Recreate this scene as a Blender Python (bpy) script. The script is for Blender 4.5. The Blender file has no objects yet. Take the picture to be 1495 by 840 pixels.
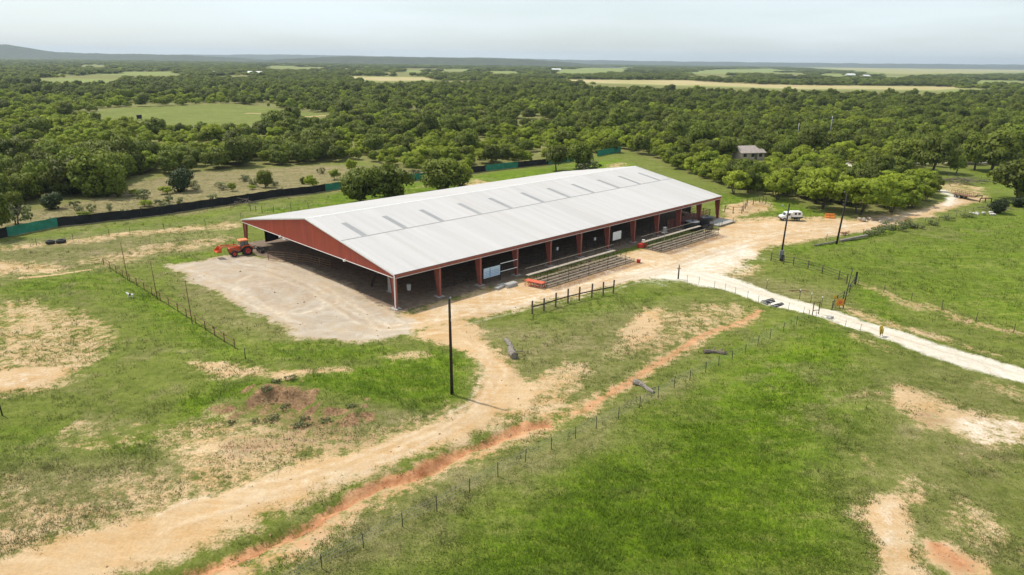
import bpy, bmesh, math, random
import numpy as np
from mathutils import Vector, Matrix
random.seed(7); rng = np.random.default_rng(11)
C = bpy.context.scene.collection
S = bpy.context.scene
R = math.radians

# ------------------------------------------------------------------ camera, sky, sun, exposure
F_PX, PITCH, ROLL, CAM_H = 1018.96, 0.3144, 0.0122, 31.54      # focal length in photo pixels, tilt, roll, height (m)
cd = bpy.data.cameras.new('camera'); co = bpy.data.objects.new('camera', cd); C.objects.link(co)
cd.sensor_fit = 'HORIZONTAL'; cd.sensor_width = 36.0; cd.lens = 36.0 * F_PX / 1495.0
cd.clip_start = 0.5; cd.clip_end = 60000
fw = Vector((0, math.cos(PITCH), -math.sin(PITCH))); rt0 = Vector((1, 0, 0)); up0 = rt0.cross(fw)
rt = rt0 * math.cos(ROLL) + up0 * math.sin(ROLL); up = up0 * math.cos(ROLL) - rt0 * math.sin(ROLL)
M = Matrix((rt, up, -fw)).transposed().to_4x4(); M.translation = (0, 0, CAM_H); co.matrix_world = M
S.camera = co

SUN_EL, SUN_DIR = R(58.0), Vector((-0.87, 0.49, 0)).normalized()   # direction on the ground towards the sun
wd = bpy.data.worlds.new('World'); S.world = wd; wd.use_nodes = True
nt = wd.node_tree; bg = nt.nodes['Background']
sky = nt.nodes.new('ShaderNodeTexSky'); sky.sky_type = 'NISHITA'; sky.sun_disc = False
sky.sun_elevation = SUN_EL; sky.sun_rotation = math.atan2(SUN_DIR.x, SUN_DIR.y)
sky.air_density = 1.0; sky.dust_density = 1.5; sky.ozone_density = 1.5
# a thin even veil of high cloud over the clear sky, everywhere the same
tc = nt.nodes.new('ShaderNodeTexCoord'); mp = nt.nodes.new('ShaderNodeMapping'); mp.inputs['Scale'].default_value = (1.2, 1.2, 9)
no = nt.nodes.new('ShaderNodeTexNoise'); no.inputs['Scale'].default_value = 1.6; no.inputs['Detail'].default_value = 5
ra = nt.nodes.new('ShaderNodeMapRange'); ra.inputs['From Min'].default_value = .3; ra.inputs['From Max'].default_value = .7
ra.inputs['To Min'].default_value = .35; ra.inputs['To Max'].default_value = .95
mx = nt.nodes.new('ShaderNodeMix'); mx.data_type = 'RGBA'; mx.inputs['B'].default_value = (6.0, 6.7, 6.95, 1)
nt.links.new(tc.outputs['Generated'], mp.inputs['Vector']); nt.links.new(mp.outputs['Vector'], no.inputs['Vector'])
nt.links.new(no.outputs['Fac'], ra.inputs['Value']); nt.links.new(ra.outputs['Result'], mx.inputs['Factor'])
nt.links.new(sky.outputs['Color'], mx.inputs['A']); nt.links.new(mx.outputs['Result'], bg.inputs['Color'])
bg.inputs['Strength'].default_value = 0.135
sl = bpy.data.lights.new('sun', 'SUN'); sl.energy = 3.75; sl.angle = R(1.4); sl.color = (1.0, .95, .86)
so = bpy.data.objects.new('sun', sl); C.objects.link(so)
sd = SUN_DIR * math.cos(SUN_EL) + Vector((0, 0, math.sin(SUN_EL)))
so.rotation_euler = sd.to_track_quat('Z', 'Y').to_euler(); so.location = (-60, 40, 120)
vs = S.view_settings; vs.view_transform = 'Standard'; vs.look = 'None'; vs.exposure = 0.18; vs.gamma = 1.0; vs.use_curve_mapping = False
cy = S.cycles; cy.max_bounces = 6; cy.diffuse_bounces = 4; cy.transparent_max_bounces = 8; cy.volume_bounces = 0

# ------------------------------------------------------------------ where things stand
def at(u, v, z=0.0):
    """point of the site (plane at height z) that was traced at this spot of the photograph"""
    v = max(v, 88.8 + (u - 747.5) * 0.0122 + 1.6)              # nothing beyond the skyline
    d = fw * F_PX + rt * (u - 747.5) - up * (v - 420.0)
    t = (z - CAM_H) / d.z
    return Vector((0, 0, CAM_H)) + d * t
def seen(P):
    P = np.asarray(P, float); d = P - np.array([0, 0, CAM_H])
    z = d @ np.array(fw); return 747.5 + F_PX * (d @ np.array(rt)) / z, 420 - F_PX * (d @ np.array(up)) / z
def W(pts): return np.array([at(*p)[:2] for p in pts])

_perm = rng.permutation(4096)
def vnoise(x, y, s, seed=0):
    x = np.asarray(x, float) / s + seed * 17.3; y = np.asarray(y, float) / s + seed * 9.1
    xi = np.floor(x).astype(int); yi = np.floor(y).astype(int); fx = x - xi; fy = y - yi
    fx = fx * fx * (3 - 2 * fx); fy = fy * fy * (3 - 2 * fy)
    h = lambda a, b: _perm[(a * 73 + _perm[(b * 31) % 4096]) % 4096] / 4095.0
    return (h(xi, yi) * (1 - fx) + h(xi + 1, yi) * fx) * (1 - fy) + (h(xi, yi + 1) * (1 - fx) + h(xi + 1, yi + 1) * fx) * fy
def sstep(a, b, x):
    t = np.clip((x - a) / (b - a), 0, 1); return t * t * (3 - 2 * t)
def sdist(poly, X, Y):
    """signed distance to a polygon, positive inside"""
    d2 = np.full(X.shape, 1e18); ins = np.zeros(X.shape, bool); n = len(poly)
    for i in range(n):
        ax, ay = poly[i]; bx, by = poly[(i + 1) % n]; ex, ey = bx - ax, by - ay
        t = np.clip(((X - ax) * ex + (Y - ay) * ey) / (ex * ex + ey * ey + 1e-9), 0, 1)
        d2 = np.minimum(d2, (X - ax - t * ex) ** 2 + (Y - ay - t * ey) ** 2)
        c = ((ay > Y) != (by > Y)); 
        with np.errstate(divide='ignore', invalid='ignore'):
            ins ^= c & (X < (bx - ax) * (Y - ay) / (by - ay + 1e-12) + ax)
    return np.where(ins, 1, -1) * np.sqrt(d2)
def ldist(line, X, Y):
    d2 = np.full(X.shape, 1e18)
    for i in range(len(line) - 1):
        ax, ay = line[i]; bx, by = line[i + 1]; ex, ey = bx - ax, by - ay
        t = np.clip(((X - ax) * ex + (Y - ay) * ey) / (ex * ex + ey * ey + 1e-9), 0, 1)
        d2 = np.minimum(d2, (X - ax - t * ex) ** 2 + (Y - ay - t * ey) ** 2)
    return np.sqrt(d2)
def heading(p, q): return math.atan2(q[1] - p[1], q[0] - p[0])
def smooth_line(pts, n=6):
    p = np.array(pts, float); out = []
    P = np.vstack([2 * p[0] - p[1], p, 2 * p[-1] - p[-2]])
    for i in range(1, len(P) - 2):
        for k in range(n):
            t = k / n; a, b, c, d = P[i - 1:i + 3]
            out.append(.5 * ((2 * b) + (c - a) * t + (2 * a - 5 * b + 4 * c - d) * t * t + (-a + 3 * b - 3 * c + d) * t ** 3))
    out.append(p[-1]); return np.array(out)

# the arena building's own frame: x along the long side, y towards the back
BX, BY, BAZ = -15.36, 87.00, math.radians(45.0)
BAY, NB, WID, EAVE, RIDGE = 7.62, 11, 44.7, 4.80, 8.65; LEN = BAY * NB
ca, sa = math.cos(BAZ), math.sin(BAZ)
def bw(a, b, z=0.0): return Vector((BX + ca * a - sa * b, BY + sa * a + ca * b, z))

GULLY = smooth_line(W([(1112, 452), (1075, 470), (1020, 490), (975, 520), (915, 555), (850, 598), (790, 617), (735, 632), (670, 657), (610, 690), (550, 712), (490, 742), (400, 788), (300, 822), (220, 850)]))
DEEP = smooth_line(W([(800, 615), (760, 622), (735, 632), (690, 648), (650, 662), (610, 690), (575, 700), (535, 715), (490, 742), (450, 765), (400, 782), (330, 815), (250, 845)]))
CREST = smooth_line(W([(1205, 482), (1245, 540), (1255, 620), (1250, 720), (1240, 860)]))
MND = W([(360, 592), (400, 578), (450, 588), (515, 610)])
def hgt(x, y):
    x = np.asarray(x, float); y = np.asarray(y, float)
    near = sstep(420, 160, y)
    h = near * (0.30 * (vnoise(x, y, 16, 1) - .5) + .24 * (vnoise(x, y, 5, 2) - .5)) + 1.5 * (1 - near) * (vnoise(x, y, 90, 9) - .5)
    h = h + (0.09 * (vnoise(x, y, 1.3, 3) - .5) + .07 * (vnoise(x, y, .7, 18) - .5)) * near
    a = (x - BX) * ca + (y - BY) * sa; b = -(x - BX) * sa + (y - BY) * ca
    db = np.maximum(np.maximum(-a, a - LEN), np.maximum(-b - 6, b - WID))
    h = h * sstep(0, 12, db)
    m = (y < 200) & (y > 20) & (np.abs(x) < 120)
    if np.any(m):
        xm, ym = x[m], y[m]; g = np.zeros(xm.shape)
        wob = vnoise(xm, ym, 2.2, 4); d = ldist(DEEP, xm + .9 * (vnoise(xm, ym, 2.6, 51) - .5) + .4 * (vnoise(xm, ym, .8, 52) - .5), ym + .9 * (vnoise(xm, ym, 2.6, 53) - .5) + .4 * (vnoise(xm, ym, .8, 54) - .5))
        g -= (0.28 + .5 * wob) * np.exp(-(d / (.34 + .4 * wob)) ** 2)
        g -= .22 * np.exp(-(ldist(GULLY, xm, ym) / 2.2) ** 2)
        g += 0.55 * np.exp(-(ldist(CREST, xm, ym) / 7.5) ** 2)
        # eroded mound: gentle behind, cut steeply on the side towards the track
        q = ldist(MND, xm, ym); yl = np.interp(xm, MND[:, 0], MND[:, 1])
        s = ym - yl + 1.9 * (vnoise(xm, ym, 2.1, 5) - .5) + .5 * (vnoise(xm, ym, .8, 55) - .5)
        prof = np.where(s > 0, np.exp(-(s / 5.5) ** 2), np.exp(-(s / 1.15) ** 2))
        ends = sstep(5.5, 0, np.maximum(MND[0, 0] - xm, xm - MND[-1, 0]))
        g += prof * ends * (1.0 + 1.3 * (vnoise(xm, ym, 2.4, 6) - .5)) + .35 * np.exp(-(q / 2.5) ** 2) * (vnoise(xm, ym, .9, 7) - .5)
        # row of sand heaps behind the far end, windrow of spoil left of the yard
        p = at(1100, 300); g += 1.0 * np.exp(-(((xm - p.x) / 3.6) ** 2 + ((ym - p.y) / 2.2) ** 2))
        p = at(1075, 303); g += .6 * np.exp(-(((xm - p.x) / 2.6) ** 2 + ((ym - p.y) / 2) ** 2))
        wl = W([(190, 368), (260, 357), (330, 350)]); g += .45 * np.exp(-(ldist(wl, xm, ym) / 1.6) ** 2) * (.6 + .8 * vnoise(xm, ym, 1.5, 8))
        h[m] = h[m] + g
    return h
def gz(x, y): return float(hgt(np.array([x]), np.array([y]))[0])
def on(u, v):
    p = at(u, v); z = gz(p.x, p.y)
    return Vector((p.x, p.y, z))

# ------------------------------------------------------------------ material helpers
def newmat(name):
    m = bpy.data.materials.new(name); m.use_nodes = True
    return m, m.node_tree, m.node_tree.nodes['Principled BSDF']
def N(t, kind, **kw):
    n = t.nodes.new(kind)
    for k, v in kw.items():
        if k in n.inputs: n.inputs[k].default_value = v
        else: setattr(n, k, v)
    return n
def mixc(t, fac, a, b):
    n = t.nodes.new('ShaderNodeMix'); n.data_type = 'RGBA'
    for s, v in (('Factor', fac), ('A', a), ('B', b)):
        if hasattr(v, 'is_linked'): t.links.new(v, n.inputs[s])
        else: n.inputs[s].default_value = v if s == 'Factor' else (*v, 1)
    return n.outputs['Result']
def mth(t, op, a, b=None, clamp=False):
    n = t.nodes.new('ShaderNodeMath'); n.operation = op; n.use_clamp = clamp
    for i, v in enumerate((a, b)):
        if v is None: continue
        if hasattr(v, 'is_linked'): t.links.new(v, n.inputs[i])
        else: n.inputs[i].default_value = v
    return n.outputs[0]
def noise(t, vec, scale, detail=4, rough=.55):
    n = N(t, 'ShaderNodeTexNoise'); n.inputs['Scale'].default_value = scale; n.inputs['Detail'].default_value = detail
    n.inputs['Roughness'].default_value = rough
    if vec is not None: t.links.new(vec, n.inputs['Vector'])
    return n.outputs['Fac']
def rng_(t, v, a, b, c, d):
    n = N(t, 'ShaderNodeMapRange'); t.links.new(v, n.inputs['Value'])
    for k, q in zip(('From Min', 'From Max', 'To Min', 'To Max'), (a, b, c, d)): n.inputs[k].default_value = q
    return n.outputs['Result']
def mat(name, col, rough=.7, var=.25, scale=3.0, metal=0.0, dirt=None, dirt_amt=.35, objvar=0.0, spec=.4, bump=0.0, streak=None):
    """paint, wood, steel and the like: base colour with grain, worn patches and a little relief"""
    m, t, b = newmat(name)
    v = N(t, 'ShaderNodeTexCoord').outputs['Object']
    if streak:                                   # rain streaks running down the sheet, laid out over the whole building
        g = N(t, 'ShaderNodeNewGeometry'); q1 = N(t, 'ShaderNodeMapping'); q1.vector_type = 'TEXTURE'; q1.inputs['Rotation'].default_value = (0, 0, BAZ); t.links.new(g.outputs['Position'], q1.inputs['Vector'])
        q2 = N(t, 'ShaderNodeMapping'); q2.inputs['Scale'].default_value = streak; t.links.new(q1.outputs['Vector'], q2.inputs['Vector']); v = q2.outputs['Vector']
    n1 = noise(t, v, scale, 5); n2 = noise(t, v, scale * .23, 3)
    k = rng_(t, n1, .3, .7, 1 - var, 1 + var * .6)
    if objvar:
        oi = N(t, 'ShaderNodeObjectInfo').outputs['Random']
        k = mth(t, 'MULTIPLY', k, rng_(t, oi, 0, 1, 1 - objvar, 1 + objvar))
    base = col
    c = mixc(t, rng_(t, n2, .48, .68, 0, dirt_amt), base, dirt) if dirt else None
    h = N(t, 'ShaderNodeHueSaturation'); h.inputs['Color'].default_value = (*col, 1)
    if c is not None: t.links.new(c, h.inputs['Color'])
    t.links.new(k, h.inputs['Value']); t.links.new(h.outputs['Color'], b.inputs['Base Color'])
    t.links.new(rng_(t, n2, .3, .7, max(0, rough - .12), min(1, rough + .12)), b.inputs['Roughness'])
    b.inputs['Metallic'].default_value = metal; b.inputs['Specular IOR Level'].default_value = spec
    if bump:
        bp = N(t, 'ShaderNodeBump'); bp.inputs['Strength'].default_value = bump; bp.inputs['Distance'].default_value = .03
        t.links.new(n1, bp.inputs['Height']); t.links.new(bp.outputs['Normal'], b.inputs['Normal'])
    return m
def leafmat(name, c0, c1, c2, trans=.25):
    """c0..c1 across leaves, c2 pulled in per tree"""
    m, t, b = newmat(name)
    a = N(t, 'ShaderNodeAttribute'); a.attribute_name = 'tint'
    oi = N(t, 'ShaderNodeObjectInfo').outputs['Random']
    c = mixc(t, a.outputs['Fac'], c0, c1); c = mixc(t, mth(t, 'MULTIPLY', oi, .75), c, c2)
    h = N(t, 'ShaderNodeHueSaturation'); t.links.new(c, h.inputs['Color'])
    r2 = mth(t, 'FRACT', mth(t, 'MULTIPLY', oi, 37.7)); t.links.new(rng_(t, r2, 0, 1, .72, 1.28), h.inputs['Value'])
    t.links.new(h.outputs['Color'], b.inputs['Base Color']); b.inputs['Roughness'].default_value = .65; b.inputs['Specular IOR Level'].default_value = .25
    tr = N(t, 'ShaderNodeBsdfTranslucent'); t.links.new(h.outputs['Color'], tr.inputs['Color'])
    ms = N(t, 'ShaderNodeMixShader'); ms.inputs[0].default_value = trans
    t.links.new(b.outputs[0], ms.inputs[1]); t.links.new(tr.outputs[0], ms.inputs[2])
    t.links.new(ms.outputs[0], t.nodes['Material Output'].inputs['Surface'])
    return m

MT = dict(
    roof=mat('roof sheet', (.525, .50, .478), .5, .05, .6, 0, (.455, .415, .38), .38, .035, streak=(2.2, .12, .12)),
    roof_trim=mat('roof trim', (.66, .64, .61), .5, .1, 1.5),
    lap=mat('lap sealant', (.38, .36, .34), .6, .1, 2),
    skylight=mat('skylight sheet', (.30, .295, .29), .35, .10, 1, 0, None, 0, .06),
    red_wall=mat('red wall sheet', (.40, .075, .045), .5, .2, 1.2, 0, (.30, .075, .055), .6, streak=(1, 2.4, .2)),
    red_steel=mat('red primer steel', (.32, .095, .07), .55, .2, 2.0, 0, (.22, .08, .06), .5),
    white=mat('white paint', (.75, .74, .71), .5, .1, 3, 0, (.5, .47, .42), .4),
    galv=mat('galvanised pipe', (.36, .36, .35), .45, .2, 4, .5),
    rust=mat('rusty pipe', (.19, .095, .055), .85, .35, 6, 0, (.30, .17, .10), .6, .12),
    dark_steel=mat('dark steel', (.03, .027, .025), .6, .3, 5, 0, (.08, .045, .03), .4),
    creosote=mat('creosoted wood', (.028, .022, .018), .8, .4, 7, 0, (.06, .045, .035), .5, 0, .3, .3),
    old_wood=mat('weathered wood', (.15, .115, .085), .85, .4, 7, 0, (.22, .19, .16), .5, .15, .2, .4),
    grey_wood=mat('bleached wood', (.27, .235, .195), .9, .5, 9, 0, (.13, .10, .08), .7, .1, .2, .8),
    plank=mat('sun bleached planks', (.47, .40, .31), .8, .25, 5, 0, (.33, .27, .2), .5, .12),
    seat_plank=mat('weathered seat planks', (.25, .205, .14), .85, .3, 5, 0, (.2, .17, .12), .6, .2),
    concrete=mat('concrete', (.38, .36, .33), .85, .25, 4, 0, (.25, .22, .18), .5),
    black_mesh=mat('black screen cloth', (.007, .007, .008), .8, .3, 1.5, 0, None, 0, .2),
    green_mesh=mat('green screen cloth', (.02, .19, .12), .7, .2, 1.2, 0, (.015, .13, .085), .5, .08),
    orange=mat('orange paint', (.62, .10, .022), .4, .12, 4, 0, (.4, .09, .04), .4),
    orange_roof=mat('sunfaded orange plastic', (.70, .22, .07), .5, .1, 4),
    orange_soft=mat('orange plastic', (.72, .22, .03), .5, .12, 4),
    rust_orange=mat('faded orange steel', (.42, .17, .05), .7, .25, 5, 0, (.25, .13, .07), .5),
    red_paint=mat('red paint', (.50, .045, .03), .5, .15, 5, 0, (.3, .05, .03), .4),
    red_orange=mat('orange red paint', (.62, .12, .055), .6, .15, 5, 0, (.42, .12, .07), .4),
    rubber=mat('rubber', (.018, .018, .018), .8, .3, 8, 0, (.07, .06, .05), .4),
    glass=mat('tinted glass', (.10, .13, .13), .12, .1, 3, 0, None, 0, 0, .6),
    black_poly=mat('black poly tank', (.014, .014, .016), .4, .2, 3, 0, (.06, .055, .05), .3),
    grey_poly=mat('grey poly', (.21, .21, .22), .5, .15, 3),
    pale_blue=mat('pale blue board', (.50, .62, .72), .5, .1, 3),
    blue=mat('blue ink', (.10, .2, .42), .5, .1, 3),
    yellow=mat('yellow sign face', (.62, .40, .035), .5, .12, 4),
    amber=mat('amber sign face', (.62, .25, .025), .5, .15, 4),
    shingle=mat('tan shingles', (.36, .30, .26), .85, .25, 1.5),
    wall_tan=mat('tan wall', (.40, .34, .27), .8, .1, 1),
    stone=mat('pale rock', (.50, .47, .42), .9, .3, 3, 0, None, 0, .15, .2, .5),
    bark=mat('bark', (.085, .068, .052), .95, .45, 6, 0, (.15, .125, .1), .5, .1, .2, .5),
    fur=mat('white fur', (.78, .74, .68), .9, .12, 9, 0, None, 0),
    fur_dark=mat('dark fur', (.05, .04, .035), .9, .2, 9),
    brush=mat('dead brush', (.16, .125, .10), .95, .4, 5, 0, (.24, .2, .17), .5),
    window=mat('dark window', (.03, .035, .04), .1, .1, 1, 0, None, 0, 0, .6),
)
MT['oak'] = leafmat('oak leaves', (.072, .092, .009), (.165, .19, .020), (.165, .215, .018), .34)
MT['mesquite'] = leafmat('mesquite leaves', (.205, .26, .016), (.36, .40, .042), (.245, .32, .024), .45)
MT['juniper'] = leafmat('juniper leaves', (.028, .048, .012), (.06, .085, .02), (.04, .06, .015), .15)
MT['scrub'] = leafmat('scrub leaves', (.13, .165, .045), (.21, .24, .08), (.17, .18, .09), .3)

# ------------------------------------------------------------------ mesh helpers
class MB:
    def __init__(s): s.v = []; s.f = []
    def add(s, vs, fs):
        n = len(s.v); s.v += [tuple(p) for p in vs]; s.f += [tuple(n + i for i in q) for q in fs]; return s
    def box(s, x0, y0, z0, x1, y1, z1, M=None):
        p = [Vector(c) for c in ((x0, y0, z0), (x1, y0, z0), (x1, y1, z0), (x0, y1, z0), (x0, y0, z1), (x1, y0, z1), (x1, y1, z1), (x0, y1, z1))]
        if M is not None: p = [M @ c for c in p]
        return s.add(p, ((0, 3, 2, 1), (4, 5, 6, 7), (0, 1, 5, 4), (1, 2, 6, 5), (2, 3, 7, 6), (3, 0, 4, 7)))
    def tube(s, pts, r, n=6, caps=True):
        pts = [Vector(p) for p in pts]; rs = r if hasattr(r, '__len__') else [r] * len(pts); vs = []; fs = []
        for i, p in enumerate(pts):
            d = (pts[min(i + 1, len(pts) - 1)] - pts[max(i - 1, 0)]); d = d.normalized() if d.length > 1e-9 else Vector((0, 0, 1))
            a = d.cross(Vector((0, 0, 1)) if abs(d.z) < .95 else Vector((1, 0, 0))).normalized(); b = d.cross(a)
            for k in range(n):
                t = 2 * math.pi * k / n; vs.append(p + (a * math.cos(t) + b * math.sin(t)) * rs[i])
        for i in range(len(pts) - 1):
            for k in range(n): fs.append((i * n + k, i * n + (k + 1) % n, (i + 1) * n + (k + 1) % n, (i + 1) * n + k))
        if caps: fs += [tuple(range(n))[::-1], tuple(range((len(pts) - 1) * n, len(pts) * n))]
        return s.add(vs, fs)
    def lathe(s, prof, n=16, M=None, c=(0, 0), caps=True):
        vs = []; fs = []
        for r, z in prof:
            for k in range(n):
                t = 2 * math.pi * k / n; p = Vector((c[0] + r * math.cos(t), c[1] + r * math.sin(t), z)); vs.append(M @ p if M is not None else p)
        for i in range(len(prof) - 1):
            for k in range(n): fs.append((i * n + k, i * n + (k + 1) % n, (i + 1) * n + (k + 1) % n, (i + 1) * n + k))
        if caps: fs += [tuple(range(n))[::-1], tuple(range((len(prof) - 1) * n, len(prof) * n))]
        return s.add(vs, fs)
    def prism(s, poly, a, b, axis='x', M=None):
        """outline (p,q) swept from a to b along axis"""
        def mk(p, q, w): return Vector({'x': (w, p, q), 'y': (p, w, q), 'z': (p, q, w)}[axis])
        n = len(poly); vs = [mk(*p, a) for p in poly] + [mk(*p, b) for p in poly]
        if M is not None: vs = [M @ p for p in vs]
        fs = [tuple(range(n))[::-1], tuple(range(n, 2 * n))] + [(i, (i + 1) % n, n + (i + 1) % n, n + i) for i in range(n)]
        return s.add(vs, fs)
    def mesh(s, name, m, smooth=False):
        me = bpy.data.meshes.new(name); me.from_pydata(s.v, [], s.f); me.validate(); 
        bm = bmesh.new(); bm.from_mesh(me); bmesh.ops.recalc_face_normals(bm, faces=bm.faces); bm.to_mesh(me); bm.free()
        if smooth: me.polygons.foreach_set('use_smooth', [True] * len(me.polygons))
        if m: me.materials.append(MT[m] if isinstance(m, str) else m)
        return me
    def build(s, name, m, parent=None, smooth=False, kind=None, label=None):
        return obj(name, s.mesh(name, m, smooth), parent, kind, label)
def obj(name, me, parent=None, kind=None, label=None, loc=None, rot=None, scl=None):
    o = bpy.data.objects.new(name, me); C.objects.link(o)
    if parent is not None: o.parent = parent
    if kind: o['kind'] = kind
    if label: o['label'] = label
    if loc is not None: o.location = loc
    if rot is not None: o.rotation_euler = rot
    if scl is not None: o.scale = scl
    return o
def tag(o, label, cat, group=None):
    o['label'] = label; o['category'] = cat
    if group: o['group'] = group
    return o
def thing(name, label, cat, loc=(0, 0, 0), rotz=0.0, group=None):
    o = bpy.data.objects.new(name, None); C.objects.link(o); o.location = loc; o.rotation_euler = (0, 0, rotz); o.empty_display_size = .3
    return tag(o, label, cat, group)
def dup(root, loc, rotz=0.0, label=None, scl=None):
    r = root.copy(); C.objects.link(r); r.location = loc; r.rotation_euler = (0, 0, rotz)
    if scl: r.scale = scl
    if label: r['label'] = label
    for ch in root.children:
        c = ch.copy(); C.objects.link(c); c.parent = r
        for g in ch.children: d = g.copy(); C.objects.link(d); d.parent = c
    return r

# ------------------------------------------------------------------ the ground sheet
def axis_steps(segs):
    out = [segs[0][0]]
    for a, b, s0, g in segs:
        x = a; s = s0
        while x < b - 1e-6:
            x = min(b, x + s); out.append(x); s *= g
    return out
xs_p = axis_steps([(0, 75, .33, 1.0), (75, 260, .36, 1.022), (260, 14000, 5, 1.06)])
xs = np.array(sorted(set([-v for v in xs_p] + xs_p)))
ys_f = axis_steps([(30, 100, .3, 1.0), (100, 200, .32, 1.006), (200, 420, .95, 1.012), (420, 15000, 3.6, 1.045)])
ys_b = axis_steps([(-30, 900, .8, 1.09)])
ys = np.array(sorted([-v for v in ys_b if v > -29.9] + ys_f))
GX, GY = np.meshgrid(xs, ys); SH = GX.shape; X = GX.ravel(); Y = GY.ravel(); Z = hgt(X, Y)

RAGX = 2.0 * (vnoise(X, Y, 4.5, 31) - .5) + 1.0 * (vnoise(X, Y, 1.6, 32) - .5) + .5 * (vnoise(X, Y, .7, 35) - .5); RAGY = 2.0 * (vnoise(X, Y, 4.5, 33) - .5) + 1.0 * (vnoise(X, Y, 1.6, 34) - .5) + .5 * (vnoise(X, Y, .7, 36) - .5)
ATTR = {k: np.zeros(X.shape, np.float32) for k in ('tan', 'pale', 'grey', 'red', 'brown', 'lush', 'dry', 'track', 'rut', 'soil_and_shade', 'field', 'wood')}
def paint(name, pts, soft=1.5, amt=1.0, pixel=True, add=False):
    P = W(pts) if pixel else np.array(pts)
    lo = P.min(0) - soft; hi = P.max(0) + soft
    m = np.where((X > lo[0]) & (X < hi[0]) & (Y > lo[1]) & (Y < hi[1]))[0]
    if len(m) == 0: return
    k = min(soft, 2.4) * (0 if not pixel else .55)
    if pixel and name in ('tan', 'soil_and_shade', 'pale', 'grey') and soft < 3: soft *= 1.35
    v = amt * sstep(-soft, soft, sdist(P, X[m] + k * RAGX[m], Y[m] + k * RAGY[m])); A = ATTR[name]
    A[m] = np.clip(A[m] + v, -1, 1) if add else np.maximum(A[m], v)
def stroke(name, pts, w, soft=.6, amt=1.0, smooth=True, pixel=True):
    P = W(pts) if pixel else np.array(pts)
    if smooth and len(P) > 2: P = smooth_line(P, 5)
    lo = P.min(0) - w - soft; hi = P.max(0) + w + soft
    m = np.where((X > lo[0]) & (X < hi[0]) & (Y > lo[1]) & (Y < hi[1]))[0]
    if len(m) == 0: return
    v = amt * sstep(w + soft, max(0, w - soft), ldist(P, X[m] + .45 * w * RAGX[m], Y[m] + .45 * w * RAGY[m])); ATTR[name][m] = np.maximum(ATTR[name][m], v)

# --- bare earth
YARD = [(556, 492), (640, 480), (700, 464), (760, 449), (850, 431), (930, 413), (985, 405), (1060, 402), (1090, 384), (1130, 362), (1200, 347), (1280, 334), (1340, 320), (1395, 302), (1440, 292), (1436, 286), (1385, 293), (1320, 309), (1260, 321), (1200, 322), (1130, 322), (1080, 322), (1050, 333), (1000, 345), (930, 365), (860, 385), (800, 400), (700, 425), (600, 455), (570, 468)]
TRACK = [(640, 476), (606, 490), (655, 502), (690, 522), (704, 550), (688, 582), (640, 608), (560, 641), (500, 660), (400, 686), (290, 724), (140, 770), (-40, 826), (-60, 880), (120, 870), (190, 836), (300, 790), (420, 738), (520, 700), (600, 668), (680, 632), (760, 598), (795, 572), (760, 545), (725, 512), (705, 486), (690, 466)]
ROAD = [(985, 393), (1050, 400), (1100, 418), (1150, 436), (1220, 455), (1300, 482), (1400, 512), (1495, 539), (1600, 570), (1600, 590), (1495, 558), (1400, 533), (1290, 497), (1200, 468), (1130, 447), (1060, 425), (1000, 412), (950, 407)]
PAD = [(245, 388), (330, 374), (390, 376), (455, 394), (560, 446), (580, 457), (610, 468), (606, 486), (540, 497), (440, 494), (405, 478), (360, 450), (320, 428), (270, 405)]
paint('tan', YARD, 1.6); paint('tan', TRACK, 1.3)
paint('pale', ROAD, .7)
paint('pale', [(900, 400), (1000, 380), (1090, 350), (1110, 372), (1060, 400), (1000, 410), (930, 412)], 5, .75)
paint('pale', [(700, 452), (850, 422), (960, 392), (980, 402), (850, 430), (720, 458)], 1.5, .5)
paint('pale', YARD, 3, .28)
paint('rut', [(300, 388), (390, 392), (450, 412), (420, 432), (350, 420), (310, 402)], 3, .55); paint('rut', [(395, 386), (460, 400), (545, 440), (590, 462), (560, 462), (470, 420)], 2, .6)
paint('grey', PAD, 1.6); paint('tan', PAD, 1.3)
BLEACHER_SHADE = []
for a0_, a1_ in ((21.2, 43.3), (50.7, 70.8)): paint('soil_and_shade', [tuple(bw(a, b)[:2]) for a, b in ((a0_, -3.8), (a1_, -3.8), (a1_, -9.6), (a0_, -9.6))], .8, .8, False); BLEACHER_SHADE.append([tuple(bw(a, b)[:2]) for a, b in ((a0_, -3.6), (a1_, -3.6), (a1_, -7.7), (a0_, -7.7))])  # dark ground colour painted as the shade beneath the bleachers
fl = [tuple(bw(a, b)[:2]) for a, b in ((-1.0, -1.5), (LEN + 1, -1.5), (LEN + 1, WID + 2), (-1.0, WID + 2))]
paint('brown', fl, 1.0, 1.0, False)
# sand patches and worn ground; amounts below 1 leave grass showing through
paint('tan', [(-20, 440), (60, 440), (130, 458), (178, 485), (172, 508), (130, 530), (60, 545), (-20, 545)], 3.0, .58)
paint('tan', [(-20, 530), (60, 532), (110, 530), (150, 520), (120, 545), (70, 570), (-20, 584)], 1.6, .95)
paint('pale', [(-20, 545), (60, 540), (110, 535), (70, 566), (-20, 575)], 2.0, .32)
paint('tan', [(-20, 382), (60, 382), (110, 388), (90, 398), (-20, 403)], 2, .72)
stroke('tan', [(30, 408), (80, 402), (128, 394)], .5, .5, .9)
paint('tan', [(-20, 362), (60, 355), (200, 338), (345, 322), (350, 332), (200, 347), (60, 362), (-20, 372)], 1.6, .55)
paint('tan', [(100, 380), (200, 365), (330, 340), (345, 352), (240, 372), (150, 392)], 3, .45)
paint('tan', [(270, 531), (330, 530), (400, 547), (500, 535), (515, 545), (430, 560), (330, 558), (290, 548)], 1.2, .8)
paint('soil_and_shade', [(320, 540), (400, 550), (440, 552), (330, 556)], 1.5, .35)
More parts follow.
